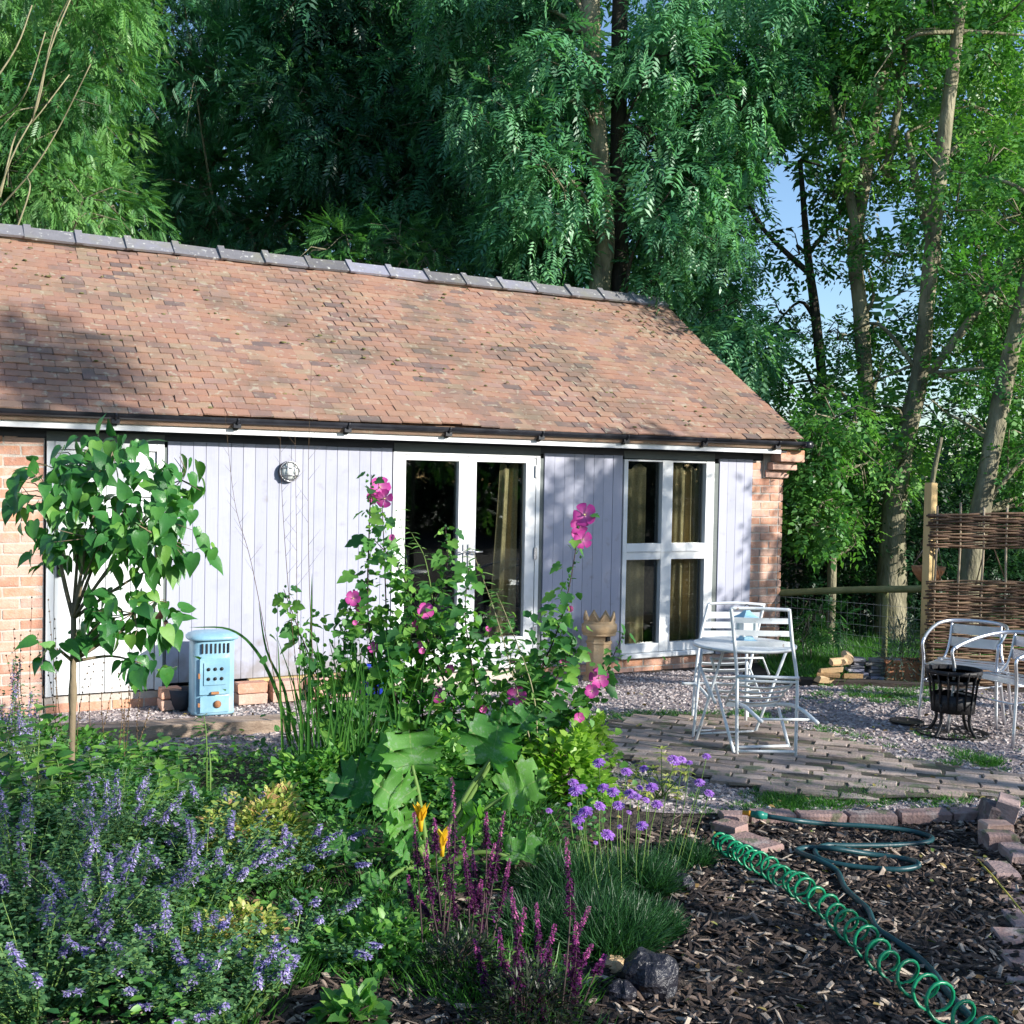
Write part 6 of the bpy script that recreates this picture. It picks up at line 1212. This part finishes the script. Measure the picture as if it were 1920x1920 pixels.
for (x, y, s) in ((1123, 1430, 36), (1175, 1447, 32), (1207, 1441, 26), (1075, 1467, 30), (1080, 1482, 42), (1090, 1478, 34), (1131, 1477, 34), (1150, 1485, 36), (1182, 1488, 36), (1222, 1476, 36), (1125, 1511, 34), (1160, 1510, 34), (1098, 1522, 42), (1085, 1537, 34), (1140, 1565, 40), (1204, 1548, 34), (1265, 1425, 40), (1280, 1424, 26), (1325, 1418, 24), (1312, 1467, 30), (1330, 1487, 28), (1030, 1520, 20), (1232, 1508, 32), (1196, 1494, 24), (1212, 1500, 22), (1162, 1550, 16), (1088, 1552, 16), (1200, 1477, 20), (1293, 1430, 18), (1068, 1508, 14), (1117, 1580, 14), (1180, 1523, 16)):
    Yf_ = sb.y + .15 + (1520 - y) / 100 * .35 + rnd.uniform(-.1, .1); t = AT(x, y, Yf_); f_ = Vector((t.x * .7 + (sb.x + .1) * .3, t.y + .02, 0)); f_.z = hg(f_.x, f_.y)
    MB().tube([p - sb for p in smooth_path([f_, f_.lerp(t, .6) + Vector((rnd.uniform(-.02, .02), 0, 0)), t], 3)], .0019, 4).build('flower_stalk', M['greenstem'], SB_)
    q = Vector((rnd.uniform(-.35, .35), -.55, 1)).normalized().to_track_quat('Z', 'Y'); link('flower', SCF[rnd.randrange(2)], SB_, M['violetp'], mw=Matrix.Translation(t - sb) @ q.to_matrix().to_4x4() @ Matrix.Scale(s / 2 * Yf_ / FPX * .74, 4))
# bladed grass clump and its long arching flower stems
gb = G(610, 1480, 0); GC = empty('tall_grass_clump', gb, 0, 'tall bladed grass clump with thin flower stems rising to the eaves', 'grass clump')
def bladeobj(P, w, o, base, m='grass'):
    mb = MB(); n = len(P); vs = []; side = Vector((1, 0, 0))
    for i, p in enumerate(P):
        t = i / (n - 1); ww = w * (math.sin(min(1, t * 3 + .35) * 1.57)) * (1 - t) ** .6 + .0004; tg = (P[min(i + 1, n - 1)] - P[max(i - 1, 0)]).normalized(); s = tg.cross(Vector((0, -1, .2))); s = s.normalized() if s.length > .01 else side
        vs += [p - base - s * ww, p - base + Vector((0, .004 * (1 - t), 0)), p - base + s * ww]
    mb.add(vs, [(i * 3 + j, i * 3 + j + 1, i * 3 + j + 4, i * 3 + j + 3) for i in range(n - 1) for j in range(2)], 0, True); me = mb.mesh('blade'); a = me.attributes.new('tint', 'FLOAT', 'POINT'); v_ = rnd.uniform(.2, .95); a.data.foreach_set('value', [v_] * len(vs)); return link('blade', me, o, M[m])
for pl, w in (([(545, 1400), (520, 1300), (480, 1220), (430, 1180), (355, 1176)], .013), ([(545, 1400), (535, 1300), (500, 1220), (485, 1130)], .011), ([(575, 1400), (580, 1280), (583, 1180), (585, 1075)], .012), ([(560, 1400), (540, 1320), (525, 1270)], .012), ([(590, 1420), (560, 1330), (548, 1260)], .01)): bladeobj(smooth_path([AT(x, y, gb.y + .1) for x, y in pl], 5), w, GC, gb)
for i in range(120):
    x0 = rnd.gauss(645, 55); xt = x0 + rnd.gauss(0, 45); yt = rnd.uniform(1170, 1390); Yb = gb.y + rnd.uniform(-.3, .25); bladeobj(smooth_path([AT(x0, 1500, Yb), AT((x0 * .6 + xt * .4), (1500 + yt) / 2, Yb), AT(xt, yt, Yb + rnd.uniform(-.1, .1))], 4), rnd.uniform(.004, .010), GC, gb)
for pl in ([(545, 1420), (500, 1200), (470, 1050), (440, 940), (420, 760)], [(590, 1420), (560, 1200), (556, 1000), (553, 800)], [(600, 1420), (582, 1150), (578, 900), (584, 680)], [(575, 1420), (545, 1150), (530, 950), (525, 800)]):
    P = smooth_path([AT(x, y, gb.y) for x, y in pl], 6); n = len(P); mb = MB(); mb.tube([p - gb for p in P], [.0026 * (1 - .7 * i / n) for i in range(n)], 4)
    for i in range(int(n * .45), n - 1, 1):
        s = rnd.choice((-1, 1)); L = rnd.uniform(.08, .22) * (1.2 - i / n); e = P[i] + Vector((s * L * .6, rnd.uniform(-.04, .04), L * .8)); mb.tube([P[i] - gb, e - gb], [.0010, .0005], 3)
    mb.build('flower_stem', M['drystem'], GC)
# dry seed stems at the left
ds = G(120, 1420, 0); DS = empty('dry_seed_stems', ds, 0, 'thin dry seed stems standing before the orange bricks and white door', 'dry stems')
for (x, y) in [(60, 1120), (90, 1125), (103, 1160), (38, 1190), (25, 1180), (165, 1250), (195, 1230), (210, 1290), (240, 1265), (262, 1300), (235, 1310), (280, 1330), (178, 1215), (70, 1190), (88, 1240), (222, 1250), (250, 1240), (12, 1230)]:
    Yd = 6.7 + rnd.uniform(-.2, .3); t = AT(x, y, Yd); f_ = AT(x * .8 + rnd.uniform(10, 50), 1420, Yd); P = smooth_path([f_, f_.lerp(t, .5) + Vector((rnd.uniform(-.03, .03), 0, 0)), t], 7); mb = MB(); mb.tube([p - ds for p in P], [.0026 * (1 - .04 * i) for i in range(len(P))], 4)
    for p in P[6:]: mb.lathe([(0, -.007), (.006, 0), (0, .008)], 5, p - ds + gvec(.004))
    mb.build('seed_stem', M['drystem'], DS)
# --- grass tufts, ground leaves, undergrowth
def tufts(name, cents, nb, h, w, spread, m, label, seed):
    g = np.random.default_rng(seed); X = []; Y = []; D = []; L = []
    for (x, y, s) in cents:
        k = int(nb * s); a = g.uniform(0, 6.28, k); q = spread * s * np.sqrt(g.random(k)); X.append(x + q * np.cos(a)); Y.append(y + q * np.sin(a)); D.append(np.stack([np.cos(a) * .6 + g.normal(0, .2, k), np.sin(a) * .6 + g.normal(0, .2, k), g.uniform(.5, 1.2, k)], 1)); L.append(h * s * g.uniform(.4, 1.1, k))
    return blades(name, np.concatenate(X), np.concatenate(Y), np.concatenate(D), np.concatenate(L), w, m, label=label)
g = random.Random(4); cen = []
def line(x0, y0, x1, y1, n, js, sc, jy=8):
    for i in range(n): t = g.random(); p = G(x0 + (x1 - x0) * t + g.gauss(0, js), y0 + (y1 - y0) * t + g.gauss(0, jy)); cen.append((p.x, p.y, g.uniform(.5, 1.1) * sc))
line(1110, 1345, 1440, 1345, 60, 10, .9, 5); line(1130, 1365, 1330, 1370, 26, 20, .6, 8); line(1400, 1500, 1560, 1512, 34, 10, .9, 7); line(1560, 1500, 1900, 1500, 60, 20, .9, 9); line(1440, 1480, 1480, 1510, 18, 8, .9, 6); line(1560, 1300, 1740, 1302, 60, 20, .9, 9); line(1550, 1370, 1620, 1400, 16, 20, .7, 9); line(1700, 1440, 1780, 1435, 14, 8, .8, 3); line(1800, 1420, 1880, 1440, 20, 10, .9, 6); line(1640, 1390, 1900, 1400, 12, 30, .6, 20); line(1500, 1420, 1850, 1470, 14, 60, .45, 25); line(1160, 1440, 1330, 1500, 14, 40, .6, 10)
line(1460, 1350, 1560, 1300, 12, 30, .6, 12); line(1300, 1520, 1500, 1525, 16, 20, .6, 5)
tufts('grass_tufts', cen, 120, .055, .0045, .09, 'grass', 'short green grass growing along the patio edges and in the gravel', 41)
g = random.Random(5); cen = []; line(1480, 1240, 1760, 1220, 120, 20, 1.3, 14); line(1480, 1215, 1990, 1190, 120, 30, 1.6, 14); tufts('far_grass', cen, 130, .11, .008, .16, 'grass', 'rough grass beyond the woodpile', 42)
g = random.Random(6); cen = []; line(1000, 1620, 1100, 1700, 20, 40, .9, 30); line(560, 1640, 800, 1780, 36, 60, 1.1, 50); line(300, 1750, 560, 1900, 18, 80, 1.0, 40); line(780, 1750, 1000, 1900, 30, 50, 1.2, 40); line(100, 1450, 560, 1560, 40, 60, 1.5, 30); line(900, 1500, 1060, 1600, 20, 40, 1.2, 30)
tufts('bed_grass', cen, 90, .11, .005, .13, 'grass', 'loose grass between the plants of the bed', 43)
# undergrowth leaves
g = np.random.default_rng(8); UG = [(-3.6, 3.2), (-.95, 3.2), (-.75, 4.3), (-.2, 4.9), (.5, 5.6), (.5, 6.4), (-.3, 7.0), (-1.4, 7.2), (-3.9, 7.1)]
X, Y = spots(UG, 26000, g); nz_ = np.array([noise.noise((x * 2.3, y * 2.3, 5)) for x, y in zip(X, Y)]); bare = np.hypot((X - G(560, 1850).x) / .42, (Y - G(560, 1850).y) / .38) < 1; bare |= np.hypot((X - G(600, 1680).x) / .30, (Y - G(600, 1680).y) / .22) < 1
k = ((nz_ > -.25) | (g.random(len(X)) < .3)) & (~bare | (g.random(len(X)) < .08)); X, Y, nz_ = X[k], Y[k], nz_[k]; Z = HG(X, Y) + g.uniform(0, 1, len(X)) ** 1.5 * (.10 + .22 * np.clip(nz_ + .3, 0, 1)) * np.clip((X * 0 + 1), 0, 1)
a = g.uniform(0, 6.28, len(X)); v, f = scatter(*leaf6(.6), frames(np.stack([np.cos(a), np.sin(a), g.normal(.1, .4, len(X))], 1), roll=g.normal(0, .5, len(X))), np.stack([X, Y, Z], 1), g.uniform(.018, .048, len(X)))
tag(link('undergrowth', np_mesh('undergrowth', v, f, np.repeat(np.clip(.4 + nz_ * .5 + g.normal(0, .2, len(X)), 0, 1), 7)), None, M['weed']), 'low green undergrowth covering the garden bed', kind='stuff')
g = np.random.default_rng(78); n = 15000; a = g.uniform(-1.75, .12, n); dd = g.uniform(23, 29, n); Z = g.uniform(0, 1, n) * (4.2 + 1.2 * np.sin(a * 9))  # unseen leaf belt, added to keep bright sky out of the pane reflections
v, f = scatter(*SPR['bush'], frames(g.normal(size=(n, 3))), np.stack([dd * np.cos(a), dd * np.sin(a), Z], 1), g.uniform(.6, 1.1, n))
tag(link('added_reflection_hedge', np_mesh('added_reflection_hedge', v, f, np.repeat(g.uniform(0, 1, n), len(v) // n)), None, M['far']), 'low dark hedge added outside the frame to darken the reflections in the glass', kind='stuff')
X, Y = spots([(-1.5, 6.3), (1, 3.0), (2.8, 3.0), (5, 6.6), (5, 10), (2.6, 11), (0, 10), (-4, 8.2), (-4, 7.4)], 1500, g); n = len(X); a = g.uniform(0, 6.28, n)
M['litter'] = leafm('fallen_leaf', [(.10, .06, .03), (.25, .17, .06), (.12, .2, .05), (.36, .26, .10)], 'attr', .1, .8, .2)
v, f = scatter(*leaf6(.55), frames(np.stack([np.cos(a), np.sin(a), g.normal(0, .25, n)], 1), roll=g.normal(0, .5, n)), np.stack([X, Y, HG(X, Y) + .028], 1), g.uniform(.018, .045, n))
tag(link('leaf_litter', np_mesh('leaf_litter', v, f, np.repeat(g.uniform(0, 1, n), 7)), None, M['litter']), 'small fallen leaves lying over the gravel patio and bark', kind='stuff')
SOILP = [(-2.2, 3.2), (-.2, 3.2), (0, 4.6), (.6, 5.5), (-.9, 5.6), (-1.5, 4.6)]
stones('soil_crumbs', SOILP, 9000, .022, M['barkbase'], 9, .6, .0, 'dark soil crumbs and bark bits at the front of the bed'); stones('straw_bits', SOILP, 1400, .03, M['chip'], 10, .12, .01, 'pale dry bits on the bare soil', (1.6, .3), .35, .7)
